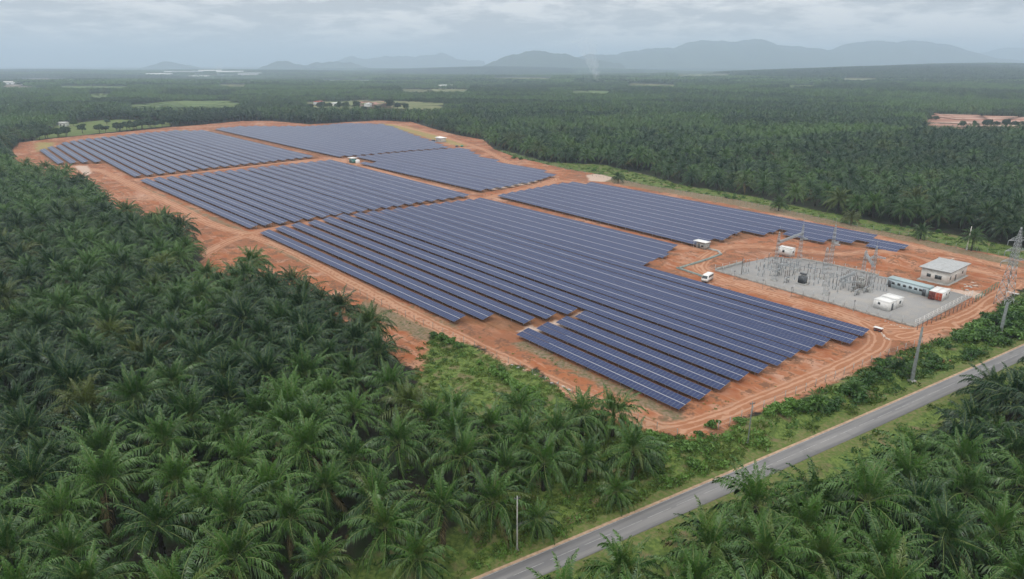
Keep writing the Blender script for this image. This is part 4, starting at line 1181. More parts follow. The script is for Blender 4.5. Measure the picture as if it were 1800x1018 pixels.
station(1233, 436, "white roofed inverter shed at the end of the block behind the substation", 5.2, 2.4, 2.6, M_CONC, M_WHITE)
station(620, 286, "white roofed teal inverter shed at the far track crossing", 6.5, 3.5, 3.4, M_TEAL, M_WHITE)
tk_ = MB().lathe([(1.5, 0), (1.6, .2), (1.6, 1.9), (1.3, 2.4), (.4, 2.6)], 14).build("water_tank", M_WHITE, loc=V3(G(629, 287))); tag(tk_, "white tank beside the teal inverter shed", "tank")
hut("guard_house", G(775, 249), 9, 5, 3.2, M_WHITE, M_WHITE, "small white house with pale roof beyond the farthest solar rows", "building", .8, hip=.9, slab=.2,
    wins=[("y", -1, x, x + .9, 1.2, 2.1) for x in (-1.0, 1.0, 3.0)], doors=[("y", -1, -3.2, -2.2, .05, 2.1)])
sh_ = MB(); sh_.box(-1.6, 1.6, -1.2, 1.2, 0, 2.0).box(-1.8, 1.8, -1.4, 1.4, 2.003, 2.12); tag(sh_.build("dark_shed", M_DARKSTEEL, loc=V3(G(762, 250))), "small dark shed left of the white far house", "shed")
for i, (u, v) in enumerate([(803, 258), (812, 258)]):
    t_ = MB(); t_.lathe([(1.2, 0), (1.25, .9), (.9, 1.2)], 10); tag(t_.build("material_heap", (M_DARKSTEEL, M_GREEN)[i], loc=V3(G(u, v))), ("black", "turquoise")[i] + " covered heap by the far corner of the solar rows", "heap")

# minibus ------------------------------------------------------------
def minibus(u, v, rz, label):
    p = G(u, v); r = empty("minibus", V3(p, gz(*p)), rz); tag(r, label, "van")
    L, W, H = 5.2, 1.95, 2.35
    m = MB()
    prof = [(-L / 2, .35), (-L / 2, 1.3), (-L / 2 + .1, H - .12), (-L / 2 + .35, H), (L / 2 - 1.1, H), (L / 2 - .75, H - .15), (L / 2 - .12, 1.25), (L / 2, 1.1), (L / 2, .35)]
    n = len(prof); V = []
    for y, k in ((-W / 2, .0), (W / 2, .0)):
        V += [(x, y * (1 if z < 1.4 else .92), z) for x, z in prof]
    F = [tuple(range(n)), tuple(range(2 * n - 1, n - 1, -1))] + [(i, i + n, (i + 1) % n + n, (i + 1) % n) for i in range(n)]
    m.add(V, F).build("body", M_WHITE, r)
    T = lambda a, b, y, z0, z1: MB().box(a, b, *sorted((y, y * 1.012)), z0, z1)
    for sg in (-1, 1):
        for a, b in ((-2.3, -1.2), (-1.1, 0), (.1, 1.3)): T(a, b, sg * W * .497, 1.4, 2.05).build("window", M_GLASSD, r)
    m = MB().add([(L / 2 - .68, -.85, 2.1), (L / 2 - .68, .85, 2.1), (L / 2 - .1, .9, 1.3), (L / 2 - .1, -.9, 1.3)], [(0, 3, 2, 1)]); m.build("windscreen", M_GLASSD, r)
    MB().box(-L / 2 - .02, -L / 2 + .04, -.8, .8, 1.35, 2.0).build("rear_window", M_GLASSD, r)
    for x in (-1.6, 1.7):
        for sg in (-1, 1):
            w_ = MB(); w_.bar((x, sg * .78, .36), (x, sg * 1.0, .36), .36, 0, 14); wh = w_.build("wheel", M_DARKSTEEL, r)
            q = MB(); q.bar((x, sg * 1.0, .36), (x, sg * 1.02, .36), .18, 0, 10); q.build("rim", M_STEEL, wh)
    for sg in (-1, 1): MB().box(L / 2 - .02, L / 2 + .03, *sorted((sg * .6, sg * .88)), .75, .95).build("headlight", M_CREAM, r)
    MB().box(L / 2, L / 2 + .08, -.9, .9, .35, .55).build("bumper", M_DARKSTEEL, r)


minibus(1243, 494, radians(-128), "white minibus parked beside the solar rows left of the substation")
# small car-like trailer at the corner
def handcart(u, v):
    p = G(u, v); r = empty("site_cart", V3(p, gz(*p)), ROW_ANG); tag(r, "small site cart with white lid at the corner of the last solar row", "cart")
    MB().box(-1.0, 1.0, -.5, .5, .35, .6).build("tray", M_DRED, r); MB().box(-1.1, 1.1, -.6, .6, .95, 1.02).build("lid", M_WHITE, r)
    m = MB()
    for x in (-.9, .9):
        for y in (-.45, .45): m.box(x - .03, x + .03, y - .03, y + .03, .6, .95)
    m.build("frame", M_STEEL, r)
    for x in (-.6, .6):
        for y in (-.55, .55): q = MB(); q.bar((x, y - .05, .22), (x, y + .05, .22), .22, 0, 10); q.build("wheel", M_DARKSTEEL, r)


handcart(1543, 582)


# spoil, rocks -------------------------------------------------------
def rock_mesh(seed, m):
    rg = np.random.default_rng(seed); mb = MB(); n = 7
    prof = [(.55, -.15), (1.0, .1), (.85, .45), (.35, .7)]; V = []
    for r_, z in prof:
        for k in range(n): th = k * 2 * pi / n; q = r_ * rg.uniform(.7, 1.2); V.append((q * cos(th), q * sin(th) * .8, z * rg.uniform(.8, 1.2)))
    F = [(j * n + i, j * n + (i + 1) % n, (j + 1) * n + (i + 1) % n, (j + 1) * n + i) for j in range(3) for i in range(n)] + [tuple(range(3 * n, 4 * n))]
    return mb.add(V, F).mesh("rock", [m])


ROCKS = [rock_mesh(s, M_ROCK) for s in range(4)] + [rock_mesh(9, M_REDSOIL), rock_mesh(10, M_CONC)]
def rocks(lst, label, group, kinds, smin=.3, smax=.8):
    for (u, v) in lst:
        p = G(u, v); o = place(ROCKS[random.choice(kinds)], "rock"); o.location = V3(p, gz(*p)); s = random.uniform(smin, smax); o.scale = (s * 1.3, s, s * .8); o.rotation_euler = (0, 0, random.uniform(0, 6))
        tag(o, label, "rock", group)


rocks([(1550 + i * 1.7 + random.uniform(-1, 1), 588 + abs(i - 4) * -.6 + i * 1.5) for i in range(9)], "pale rock in the curved line lining the track bend", "rocks lining the track bend", [0, 1, 2], .2, .42)
rocks([(1700 + random.uniform(-12, 22), 504 + random.uniform(-5, 7)) for i in range(12)], "pale rubble block dumped right of the control house", "rubble blocks right of the control house", [0, 5], .3, .7)
rocks([(1655 + random.uniform(-15, 25), 461 + random.uniform(-4, 6)) for i in range(14)], "pale block in the rubble behind the control house", "rubble blocks behind the control house", [0, 3, 5], .3, .8)
rocks([(1590 + random.uniform(-20, 90), 615 + random.uniform(-10, 28)) for i in range(12)], "red earth clod on the bank above the road", "earth clods on the bank", [4], .4, .8)
rocks([(1245 + random.uniform(-20, 25), 700 + random.uniform(0, 1)) for i in range(0)], "", "", [0])
rocks([(random.uniform(1505, 1600), 0) for _ in range(0)], "", "", [0])
rocks([(x, 566 + (x - 1555) * .27 + random.uniform(-1, 2)) for x in np.linspace(1556, 1598, 9)], "small pale rock at the foot of the near yard fence", "rocks at the foot of the yard fence", [0, 1, 5], .18, .35)
rocks([(x, 655 + (x - 930) * .42 + random.uniform(-3, 3)) for x in np.linspace(900, 1010, 12)], "grey spoil clod beside the drain left of the front rows", "spoil clods beside the drain", [4, 5, 3], .25, .5)


# ------------------------------------------------------------------ vegetation
def frond(L, e0, bend, nl, rg, wl=.95, w=.10, droop=.5, seg=10, rach=True):
    ts = np.linspace(0, 1, seg + 1); ang = e0 - bend * ts ** 1.3
    dx = np.cos(ang) * L / seg; dz = np.sin(ang) * L / seg
    px = np.concatenate([[0], np.cumsum((dx[1:] + dx[:-1]) / 2)]); pz = np.concatenate([[0], np.cumsum((dz[1:] + dz[:-1]) / 2)])
    mb = MB()
    if rach:
        V = []; F = []
        for k in range(seg + 1):
            h = .055 * (1 - ts[k]) + .012; N = np.array((-sin(ang[k]), 0, cos(ang[k])))
            c = np.array((px[k], 0, pz[k])); V += [c + (0, h, 0), c + N * h * 1.2, c - (0, h, 0)]
        for k in range(seg): F += [(3 * k, 3 * k + 1, 3 * k + 4, 3 * k + 3), (3 * k + 1, 3 * k + 2, 3 * k + 5, 3 * k + 4)]
        mb.add(V, F, 1)
    t = np.linspace(.14, .99, nl)
    V = []; F = []
    for sg in (-1, 1):
        for i, tt in enumerate(t):
            tt = min(.995, tt + rg.uniform(-.4, .4) * .85 / nl)
            a = e0 - bend * tt ** 1.3; c = np.array((np.interp(tt, ts, px), 0, np.interp(tt, ts, pz)))
            T = np.array((cos(a), 0, sin(a))); N = np.array((-sin(a), 0, cos(a)))
            sw = radians(28 + 42 * tt) + rg.normal(0, .10)
            el = rg.normal(.03, .26)
            d = np.array((0, sg * cos(sw), 0)) + T * sin(sw) + N * el; d /= np.linalg.norm(d)
            prof = min(1, .35 + tt * 4) * (1 - max(0, tt - .50) * 1.5)
            l = wl * prof * rg.uniform(.85, 1.1)
            dr = droop * rg.uniform(.6, 1.3)
            m_ = c + d * l * .5 + (0, 0, l * .06); tip = c + d * l * .95 - np.array((0, 0, dr * l))
            W = T * w * .5 * rg.uniform(.8, 1.2)
            k = len(V); V += [c, m_ + W, tip, m_ - W]; F.append((k, k + 1, k + 2, k + 3) if sg < 0 else (k + 3, k + 2, k + 1, k))
    mb.add(V, F, 0)
    return mb


def frond_classes(nl, w, seg, wl=.95, L0=6.2, n=7, seed=3, rach=True):
    rg = np.random.default_rng(seed); out = []
    for k in range(n):
        f = k / (n - 1)
        e0 = radians(lerp(86, -12, f ** 1.2)); bend = radians(lerp(30, 104, min(1, f * 2.0)) - max(0, f - .55) * 105)
        L = L0 * lerp(.72, 1.06, min(1, f * 2.2)) * rg.uniform(.95, 1.05)
        out.append(frond(L, e0, bend, nl, rg, wl, w, lerp(.4, .95, f), seg, rach))
    return out


FR_HD = frond_classes(42, .15, 10, 1.15, 6.9)
FR_HD2 = frond_classes(38, .155, 9, 1.2, 6.5, seed=11)
FR_MD = frond_classes(13, .50, 6, 1.3, 6.8, rach=False, seed=5)
FR_LD = frond_classes(5, 1.3, 4, 1.5, 6.8, rach=False, seed=6)


def crown_mb(classes, n, rg, dry=0, tilt=.06):
    mb = MB()
    for i in range(n):
        f = (i + .5) / n; k = min(len(classes) - 1, int(f * len(classes)))
        c = classes[k]; az = i * 2.39996 + rg.normal(0, .15); M = Matrix.Rotation(az, 4, "Z") @ Matrix.Rotation(rg.normal(0, tilt), 4, "Y") @ Matrix.Rotation(rg.normal(0, .25), 4, "X")
        s = rg.uniform(.88, 1.1)
        V = np.vstack(c.v) * s + np.array((.15, 0, .5 - f * .9)); V = V @ np.array(M.to_3x3()).T
        mm = list(c.m)
        if i >= n - dry: mm = [2] * len(mm)
        mb.add(V, c.f, mm)
    return mb


PM = [M_PALM, M_RACHIS, M_DRY]
rgv = np.random.default_rng(21)
CROWN_HD = [crown_mb(FR_HD if k % 2 == 0 else FR_HD2, int(rgv.integers(30, 40)), rgv, dry=[0, 2, 1, 3, 0, 1][k]).mesh("crown", PM) for k in range(6)]
CROWN_MD = [crown_mb(FR_MD, 28, rgv, dry=[0, 2, 1][k]) for k in range(3)]
CROWN_LD = [crown_mb(FR_LD, 20, rgv) for k in range(3)]


def trunk_mb(H=6.0, r0=.38, r1=.30, n=8, detail=True):
    rg = np.random.default_rng(2); mb = MB(); k = 9 if detail else 2
    prof = [(lerp(r0, r1, j / (k - 1)) * (1 + (.12 if j % 2 else -.05) * detail), -.4 + (H + .4) * j / (k - 1)) for j in range(k)]
    mb.lathe(prof, n)
    if detail:
        for j in range(40):
            z = H * (.35 + .65 * rg.uniform()); th = j * 2.4; r = lerp(r0, r1, z / H)
            p = np.array((r * cos(th), r * sin(th), z)); mb.bar(p, p * (1.5, 1.5, 1) + (0, 0, .28), .07, 0, 4, .03)
    return mb


TRUNKS = [trunk_mb(h).mesh("trunk", [M_TRUNK]) for h in (5.2, 6.0, 6.8)]
TR_H = [5.2, 6.0, 6.8]
FROND_ME = [[c.mesh("frond", PM) for c in F_] for F_ in (FR_HD, FR_HD2)]
FROND_DRY = []
for c in (FR_HD[-1], FR_HD2[-1]):
    me = c.mesh("dry_frond", [M_DRY, M_DRY, M_DRY]); FROND_DRY.append(me)


def palm_full(x, y, s, rz, label, group, fronds=False, short=None):
    k = random.randrange(3); z = gz(x, y)
    h = TR_H[k] if short is None else short
    r = empty("oil_palm", (x, y, z), rz); r.scale = (s, s, s); tag(r, label, "palm", group)
    t = place(TRUNKS[k], "trunk", r, Matrix.Diagonal((1, 1, h / TR_H[k], 1)))
    if not fronds:
        place(CROWN_HD[random.randrange(6)], "crown", r, Matrix.Translation((0, 0, h)) @ Matrix.Rotation(random.uniform(0, 6), 4, "Z") @ Matrix.Rotation(random.gauss(0, .05), 4, "X"))
        return r
    n = random.randint(28, 34); F_ = random.randrange(2); dry = random.choice((0, 0, 1, 2))
    for i in range(n):
        f = (i + .5) / n; c = min(6, int(f * 7)); az = i * 2.39996 + random.gauss(0, .15)
        M = Matrix.Translation((0, 0, h)) @ Matrix.Rotation(az, 4, "Z") @ Matrix.Rotation(random.gauss(0, .06), 4, "Y") @ Matrix.Rotation(random.gauss(0, .25), 4, "X") @ Matrix.Translation((.15, 0, .5 - f * .9)) @ Matrix.Scale(random.uniform(.88, 1.1), 4)
        place(FROND_ME[F_][c] if i < n - dry else FROND_DRY[F_], "frond", r, M)
    return r


def blockid(Q):
    c, s_ = cos(radians(12)), sin(radians(12)); u_ = (Q[:, 0] * c + Q[:, 1] * s_); v_ = (-Q[:, 0] * s_ + Q[:, 1] * c)
    return u_, v_


def blockage(Q):
    """palms of one planting block share an age"""
    u_, v_ = blockid(Q); a = np.floor(u_ / 340); b = np.floor(v_ / 210)
    h = np.abs(np.sin(a * 12.9898 + b * 78.233) * 43758.5453) % 1
    return np.where(Q[:, 1] > 330, .84 + .28 * h, 1.0)


def harvest_gap(Q):
    u_, v_ = blockid(Q)
    return (Q[:, 1] > 330) & ((np.abs((u_ + 9 * np.sin(v_ / 60)) % 340) < 7) | (np.abs((v_ + 12 * np.sin(u_ / 90)) % 210) < 9))


# where palms stand: staggered planting grid, 8.8 m
def plant_grid(x0, x1, y0, y1, d, ang, jit):
    dx, dy = d, d * .866; c, s = cos(ang), sin(ang)
    R_ = math.hypot(max(abs(x0), abs(x1)), y1) + 50
    i = np.arange(-int(R_ / dx), int(R_ / dx)); j = np.arange(-int(R_ / dy), int(R_ / dy))
    I, J = np.meshgrid(i, j); gx = (I + .5 * (J % 2)) * dx; gy = J * dy
    Xp = (gx * c - gy * s).ravel(); Yp = (gx * s + gy * c).ravel()
    k = (Xp > x0) & (Xp < x1) & (Yp > y0) & (Yp < y1); Q = np.stack([Xp[k], Yp[k]], -1)
    return Q + RNG.normal(0, jit, Q.shape)


def wedge(Q, m=12.0):
    return (np.abs(Q[:, 0]) < Q[:, 1] * .95 + m + 55) & (Q[:, 1] > 8)


near = plant_grid(-1500, 1500, 5, 1500, 8.9, radians(12), 1.15)
near = near[wedge(near)]
keep = (sdf(near, EARTH) < np.where((near @ TD) < 150, -2.2, -3.0))
for pl, bfr in ((FIELDC, -4), (SPARSE, -2), (STRIP, -1), (NEGREEN, -2), (NWGREEN, 0)): keep &= sdf(near, pl) < bfr * -0 - abs(bfr)
for q in GAPS: keep &= line_dist(near, q) > 4.2
side = ((near[:, None, :] - ROADC[None, ::6, :]) ** 2).sum(-1).argmin(1)
rd = line_dist(near, ROADC); keep &= rd > 8.0
_st = near @ np.stack([SD, TD], 1); _rs = np.polyval(_fit, _st[:, 1]) < _st[:, 0]
keep &= ~(_rs & (rd < np.where(_st[:, 1] < 100, 9.6, 9.0)))
for h_ in HIDE: keep &= ~inside(near, h_)
keep &= RNG.uniform(size=len(near)) > .035
keep &= ~harvest_gap(near)
near = near[keep]

MAN = [(1024, 731, 6), (1078, 731, 4.5), (913, 722, 5), (796, 726, 6), (760, 741, 5.5), (862, 754, 5), (922, 771, 5.5), (979, 762, 5), (956, 816, 5), (1113, 792, 6), (1030, 806, 4.2),
       (813, 803, 7), (777, 892, 6.5), (867, 886, 4.5), (677, 930, 6), (890, 826, 4), (1083, 866, 2.2), (943, 908, 3.2), (733, 985, 4), (620, 808, 6), (700, 782, 7), (657, 882, 5), (913, 778, 4), (1138, 800, 3.0)]
mpos = np.array([G(u, v, h) for u, v, h in MAN])
dm = np.min(np.hypot(near[:, None, 0] - mpos[None, :, 0], near[:, None, 1] - mpos[None, :, 1]), 1); near = near[dm > 6.5]
rd_n = np.array([line_dist(near, ROADC)])[0]
dist = np.hypot(near[:, 0], near[:, 1])
infr = (np.abs(near[:, 0]) < near[:, 1] * .76 + 6) & (near[:, 1] > 60)
order = np.argsort(np.where(infr, dist, 1e9))
NIND = 300 - len(MAN)
ind = order[:NIND]; rest = np.setdiff1d(np.arange(len(near)), ind)

MLAB = ["dark palm standing alone at the lower edge of the grassy clearing", "small palm at the dirt edge right of the clearing", "palm with upright fronds below the grassy clearing", "upright palm at the left foot of the clearing"]
for i, ((u, v, h), p) in enumerate(zip(MAN, mpos)):
    s = 1.0 if h > 4.4 else .82 if h > 3.5 else .62
    hh = h / s
    if u == 943: lab = "bushy bright green palm right of the thin pale roadside pole"
    elif u == 1083: lab = "low young palm beside the road bend above the verge"
    elif u == 1113: lab = "tall drooping palm above the young roadside palm"
    elif u == 956: lab = "grey green palm with dense crown on the grass by the road"
    elif i < 4: lab = MLAB[i]
    else: lab = "oil palm in the loose group between the clearing and the road"
    palm_full(p[0], p[1], s, random.uniform(0, 6), lab, None if (i < 4 or u in (943, 1083, 1113, 956)) else "palms between the clearing and the road", fronds=True, short=hh)

def to_px(x, y, z):
    f = y * cos(PITCH) + (CAM_H - z) * sin(PITCH); up = y * sin(PITCH) - (CAM_H - z) * cos(PITCH)
    return 900 + 1200 * x / f, 509 - 1200 * up / f


_zone = {}
for i in ind:
    x, y = near[i]; u_, v_ = to_px(x, y, 7.0); s_, t_ = toST(near[i]); q = near[i][None]
    rgt = s_ > np.polyval(_fit, t_)
    if rgt and rd_n[i] < 19: z_ = "rd"; key = u_
    elif rgt and v_ > 960: z_ = "rb"; key = u_
    elif not rgt and v_ > 955: z_ = "lb"; key = u_
    elif not rgt and sdf(q, FIELDC)[0] > -11: z_ = "cl"; key = u_
    elif not rgt and sdf(q, EARTH)[0] > -12: z_ = "dt"; key = u_
    elif not rgt and u_ < 60: z_ = "le"; key = v_
    elif rgt and u_ > 1730: z_ = "re"; key = v_
    else: z_ = None; key = 0
    if z_: _zone.setdefault(z_, []).append((key, i))
ZL_ = dict(rd="oil palm edging the near side of the road, {} from the left", rb="oil palm right of the road along the bottom edge, {} from the left", lb="oil palm left of the road along the bottom edge, {} from the left",
           cl="oil palm bordering the grassy clearing, {} from the left", dt="oil palm beside the red earth of the solar farm, {} from the left", le="oil palm at the left edge of the photo, {} from the top", re="oil palm at the right edge of the photo, {} from the top")
PLAB = {}
for z_, l_ in _zone.items():
    for k, (_, i) in enumerate(sorted(l_)):
        if k < 45: PLAB[i] = ZL_[z_].format(ORD[k])

for k, i in enumerate(ind):
    x, y = near[i]; s_, t_ = toST(near[i])
    rc = np.polyval(_fit, t_)
    if s_ > rc: lab, grp = "oil palm in the dense plantation on the near side of the road", "palms right of the road"
    else: lab, grp = "oil palm in the dense plantation left of the solar farm", "palms left of the solar farm"
    palm_full(x, y, min(1.2, max(.62, random.gauss(1.06, .11))), random.uniform(0, 6), PLAB.get(i, lab), grp, fronds=k < 22, short=None if not (s_ > rc and rd_n[i] < 19) else random.uniform(2.6, 3.8))
print("palms", len(near), len(ind))


# instanced vegetation -------------------------------------------------
def scatter(name, label, P3, rot, scl, kind_idx, variants):
    me = bpy.data.meshes.new(name + "_points"); me.vertices.add(len(P3)); me.vertices.foreach_set("co", P3.astype(np.float32).ravel())
    for nm, arr, ty in (("rz", rot, "FLOAT"), ("sc", scl, "FLOAT"), ("vi", kind_idx, "INT")):
        at = me.attributes.new(nm, ty, "POINT"); at.data.foreach_set("value", arr.astype(np.float32 if ty == "FLOAT" else np.int32))
    o = bpy.data.objects.new(name, me); COL.objects.link(o)
    cvar = bpy.data.collections.new(name + "_variants")
    for k, vm in enumerate(variants):
        cvar.objects.link(bpy.data.objects.new(f"{name}_kind_{k:02d}", vm))
    ng = bpy.data.node_groups.new(name, "GeometryNodeTree")
    ng.interface.new_socket("Geometry", in_out="INPUT", socket_type="NodeSocketGeometry"); ng.interface.new_socket("Geometry", in_out="OUTPUT", socket_type="NodeSocketGeometry")
    t = NT(ng); gi = t.n("NodeGroupInput"); go = t.n("NodeGroupOutput")
    ci = t.n("GeometryNodeCollectionInfo", {"Separate Children": True, "Reset Children": True}); ci.inputs["Collection"].default_value = cvar
    at = lambda nm, ty: t.n("GeometryNodeInputNamedAttribute", {"Name": nm}, data_type=ty)
    rot_ = t.n("ShaderNodeCombineXYZ", {2: at("rz", "FLOAT").outputs[0]})
    ip = t.n("GeometryNodeInstanceOnPoints", {"Points": gi.outputs[0], "Instance": ci.outputs[0], "Pick Instance": True, "Instance Index": at("vi", "INT").outputs[0], "Rotation": rot_.outputs[0], "Scale": at("sc", "FLOAT").outputs[0]})
    t.link(ip.outputs[0], go.inputs[0])
    md = o.modifiers.new("scatter", "NODES"); md.node_group = ng
    return tag(o, label, kind="stuff")


def with_trunk(cmb, H, mats, name, det=False):
    mb = MB(); mb.add(np.vstack(cmb.v) + (0, 0, H), cmb.f, cmb.m); t = trunk_mb(H, n=5, detail=det); mb.add(np.vstack(t.v), t.f, len(mats) - 1)
    return mb.mesh(name, mats)


PMT = [M_PALM, M_RACHIS, M_DRY, M_TRUNK]; PFT = [M_PALMFAR, M_RACHIS, M_DRY, M_TRUNK]
rg5 = np.random.default_rng(33)
HDv = [with_trunk(crown_mb(FR_HD if k % 2 else FR_HD2, 32, rg5, dry=k % 3), TR_H[k % 3], PMT, "palm") for k in range(4)]
MDv = [with_trunk(c, h, PFT, "palm_mid") for c, h in zip(CROWN_MD, TR_H)]
LDv = [with_trunk(c, 6.0, PFT, "palm_low") for c in CROWN_LD]
# tree crowns from leaf quads
def leafball(mb, c, r, n, rg, sz, mi=0, flat=.8):
    d = rg.normal(size=(n, 3)); d /= np.linalg.norm(d, axis=1)[:, None]; d[:, 2] = np.abs(d[:, 2]) * 1.1 - .35
    rad = r * rg.uniform(.55, 1.08, n)[:, None]
    p = np.asarray(c) + d * rad * (1, 1, flat)
    a = rg.normal(size=(n, 3)); a /= np.linalg.norm(a, axis=1)[:, None]; nrm = d + rg.normal(0, .5, (n, 3)); b = np.cross(nrm, a); b /= np.linalg.norm(b, axis=1)[:, None] + 1e-6; a = np.cross(b, nrm); a /= np.linalg.norm(a, axis=1)[:, None] + 1e-6
    s = (sz * rg.uniform(.6, 1.4, n))[:, None]
    V = np.stack([p - a * s, p + b * s * .6, p + a * s, p - b * s * .6], 1).reshape(-1, 3)
    mb.add(V, [tuple(range(i * 4, i * 4 + 4)) for i in range(n)], mi)


def tree_crown(seed, R, H, nb, nq, sz):
    rg = np.random.default_rng(seed); mb = MB()
    for k in range(nb):
        th = rg.uniform(0, 6.28); q = R * rg.uniform(.1, .65); leafball(mb, (q * cos(th), q * sin(th), H + rg.uniform(-.35, .45) * R), R * rg.uniform(.35, .55), nq, rg, sz)
    return mb


def tree_trunk(seed, R, H):
    rg = np.random.default_rng(seed); mb = MB(); mb.bar((0, 0, -.5), (.2, 0, H * .7), R * .07, 0, 7, R * .045)
    for k in range(5):
        th = k * 1.3; mb.bar((.2, 0, H * (.5 + .04 * k)), (R * .5 * cos(th), R * .5 * sin(th), H + R * .1), R * .035, 0, 5, R * .015)
    return mb


TC = [tree_crown(s, 5.2, 4.6, 15, 70, .62).mesh("crown", [M_TREE]) for s in (1, 2, 3)]
TT = [tree_trunk(s, 5.0, 4.6).mesh("trunk", [M_BARK]) for s in (1, 2, 3)]


def broad_tree(u, v, s, label, group, z=0.0):
    p = G(u, v, z); r = empty("broadleaf_tree", V3(p, float(swell(p[0], p[1])) if p[1] > 900 else gz(*p)), random.uniform(0, 6)); r.scale = (s, s, s * random.uniform(.9, 1.15)); tag(r, label, "tree", group)
    k = random.randrange(3); place(TC[k], "crown", r); place(TT[k], "trunk", r)


for (u, v, s) in [(565, 192, 1.5), (580, 191, 1.2), (596, 192, 1.5), (608, 191, 1.3), (627, 192, 1.6), (664, 194, 1.0), (686, 192, 1.7), (699, 193, 1.4), (713, 193, 1.2), (545, 193, 1.2), (530, 192, 1.1), (510, 190, 1.2), (640, 196, 1.0)]:
    broad_tree(u, v, s, "dark broadleaf tree before the pale field beyond the solar farm", "broadleaf trees before the pale field")
for (u, v, s) in [(30, 247, 1.1), (52, 246, 1.0), (80, 243, 1.2), (104, 240, .9), (118, 238, 1.0), (145, 234, 1.0), (175, 231, .9), (205, 229, 1.0), (240, 226, 1.0), (262, 222, 1.2), (290, 219, 1.1), (188, 218, .8), (130, 222, .9)]:
    broad_tree(u, v, s, "round tree along the meadow beyond the far left solar block", "trees along the far left meadow")
for (u, v, s) in [(1690, 224, .9), (1712, 224, .8), (1735, 224, 1.1), (1752, 223, .8), (1768, 224, 1.0), (1785, 224, .9), (1798, 223, .8), (1632, 212, .9), (1645, 212, .8)]:
    broad_tree(u, v, s, "small round tree along the near edge of the red cleared land", "trees along the red cleared land")

TREEv = []
for k in range(3):
    mb = MB(); a_ = tree_crown(k + 11, 4.6, 5.4, 11, 60, .75); mb.add(np.vstack(a_.v), a_.f, 0); b_ = tree_trunk(k + 11, 4.6, 5.4); mb.add(np.vstack(b_.v), b_.f, 1)
    TREEv.append(mb.mesh("forest_tree", [M_TREE, M_BARK]))
rp = near[rest]; rdist_ = np.hypot(rp[:, 0], rp[:, 1])
vi = np.where(rdist_ < 330, RNG.integers(0, 4, len(rp)), np.where(rdist_ < 800, 4 + RNG.integers(0, 3, len(rp)), 7 + RNG.integers(0, 3, len(rp))))
zz = np.array([gz(*p) for p in rp])
pn = np.sin(rp[:, 0] / 95 + np.sin(rp[:, 1] / 70) * 1.5) * np.sin(rp[:, 1] / 130 + 2)
tr = (rp[:, 1] > 640) & (((rp[:, 0] < 120) & (pn > .25)) | (pn > .8)); vi = np.where(tr, 10 + RNG.integers(0, 3, len(rp)), vi)
scatter("palm_plantation", "dense oil palm plantation filling the plain round the solar farm", np.column_stack([rp, zz]), RNG.uniform(0, 6.28, len(rp)), np.clip(RNG.normal(1.0, .12, len(rp)), .6, 1.25) * blockage(rp), vi, HDv + MDv + LDv + TREEv)



# farther woods: palms as small clumps, then canopy
def clump_mesh(seed, R, nb, mats):
    rg = np.random.default_rng(seed); mb = MB()
    for k in range(nb):
        th = rg.uniform(0, 6.28); q = R * math.sqrt(rg.uniform()); leafball(mb, (q * cos(th), q * sin(th), rg.uniform(6.5, 9.5)), rg.uniform(3.5, 5.5), 16, rg, 2.2, 0, .6)
    return mb.mesh("canopy_clump", mats)


CLv = [clump_mesh(s, 13, 9, [M_PALMFAR]) for s in (1, 2, 3)] + [clump_mesh(s, 12, 8, [M_TREE]) for s in (4, 5)]
mid = plant_grid(-2400, 2400, 1000, 3000, 9.2, radians(12), 1.9); mid = mid[wedge(mid, 30)]; r_ = np.hypot(mid[:, 0], mid[:, 1]); mid = mid[(r_ > 1500) & (r_ < 2300)] if False else mid[(mid[:, 1] >= 1500) & (r_ < 2500)]
far = plant_grid(-8000, 8000, 1800, 9500, 22.0, radians(5), 5.0); far = far[wedge(far, 80)]; r_ = np.hypot(far[:, 0], far[:, 1]); far = far[r_ >= 2500]
for nm in ("mid", "far"):
    Q = mid if nm == "mid" else far; k = np.ones(len(Q), bool)
    for h_ in HIDE: k &= ~inside(Q, h_)
    # plantation blocks: thin tracks and young patches
    blk = np.sin(Q[:, 0] / 210 + 1) * np.sin(Q[:, 1] / 260)
    k &= ~((np.abs(blk) < .02) & (RNG.uniform(size=len(Q)) < .6))
    k &= ~harvest_gap(Q)
    if nm == "mid": mid = Q[k]
    else: far = Q[k]
scatter("distant_palm_plantation", "distant oil palms beyond the solar farm reading as one canopy", np.column_stack([mid, swell(mid[:, 0], mid[:, 1])]), RNG.uniform(0, 6.28, len(mid)), np.clip(RNG.normal(1.02, .14, len(mid)), .6, 1.3) * blockage(mid), RNG.integers(0, 3, len(mid)), LDv)
patch = np.sin(far[:, 0] / 700 + 2) * np.sin(far[:, 1] / 900 + 1)
fk = np.where(patch > .35, 3 + RNG.integers(0, 2, len(far)), RNG.integers(0, 3, len(far)))
scatter("far_forest", "far off forest canopy fading into the haze", np.column_stack([far, swell(far[:, 0], far[:, 1])]), RNG.uniform(0, 6.28, len(far)), RNG.uniform(.85, 1.35, len(far)), fk, CLv)
print("mid", len(mid), "far", len(far))

# shrubs -----------------------------------------------------------------
def shrub_crown(seed, R, nb, nq, sz):
    rg = np.random.default_rng(seed); mb = MB()
    for k in range(nb):
        th = rg.uniform(0, 6.28); q = R * rg.uniform(0, .75); leafball(mb, (q * cos(th), q * sin(th), R * rg.uniform(.25, .75)), R * rg.uniform(.3, .5), nq, rg, sz)
    return mb


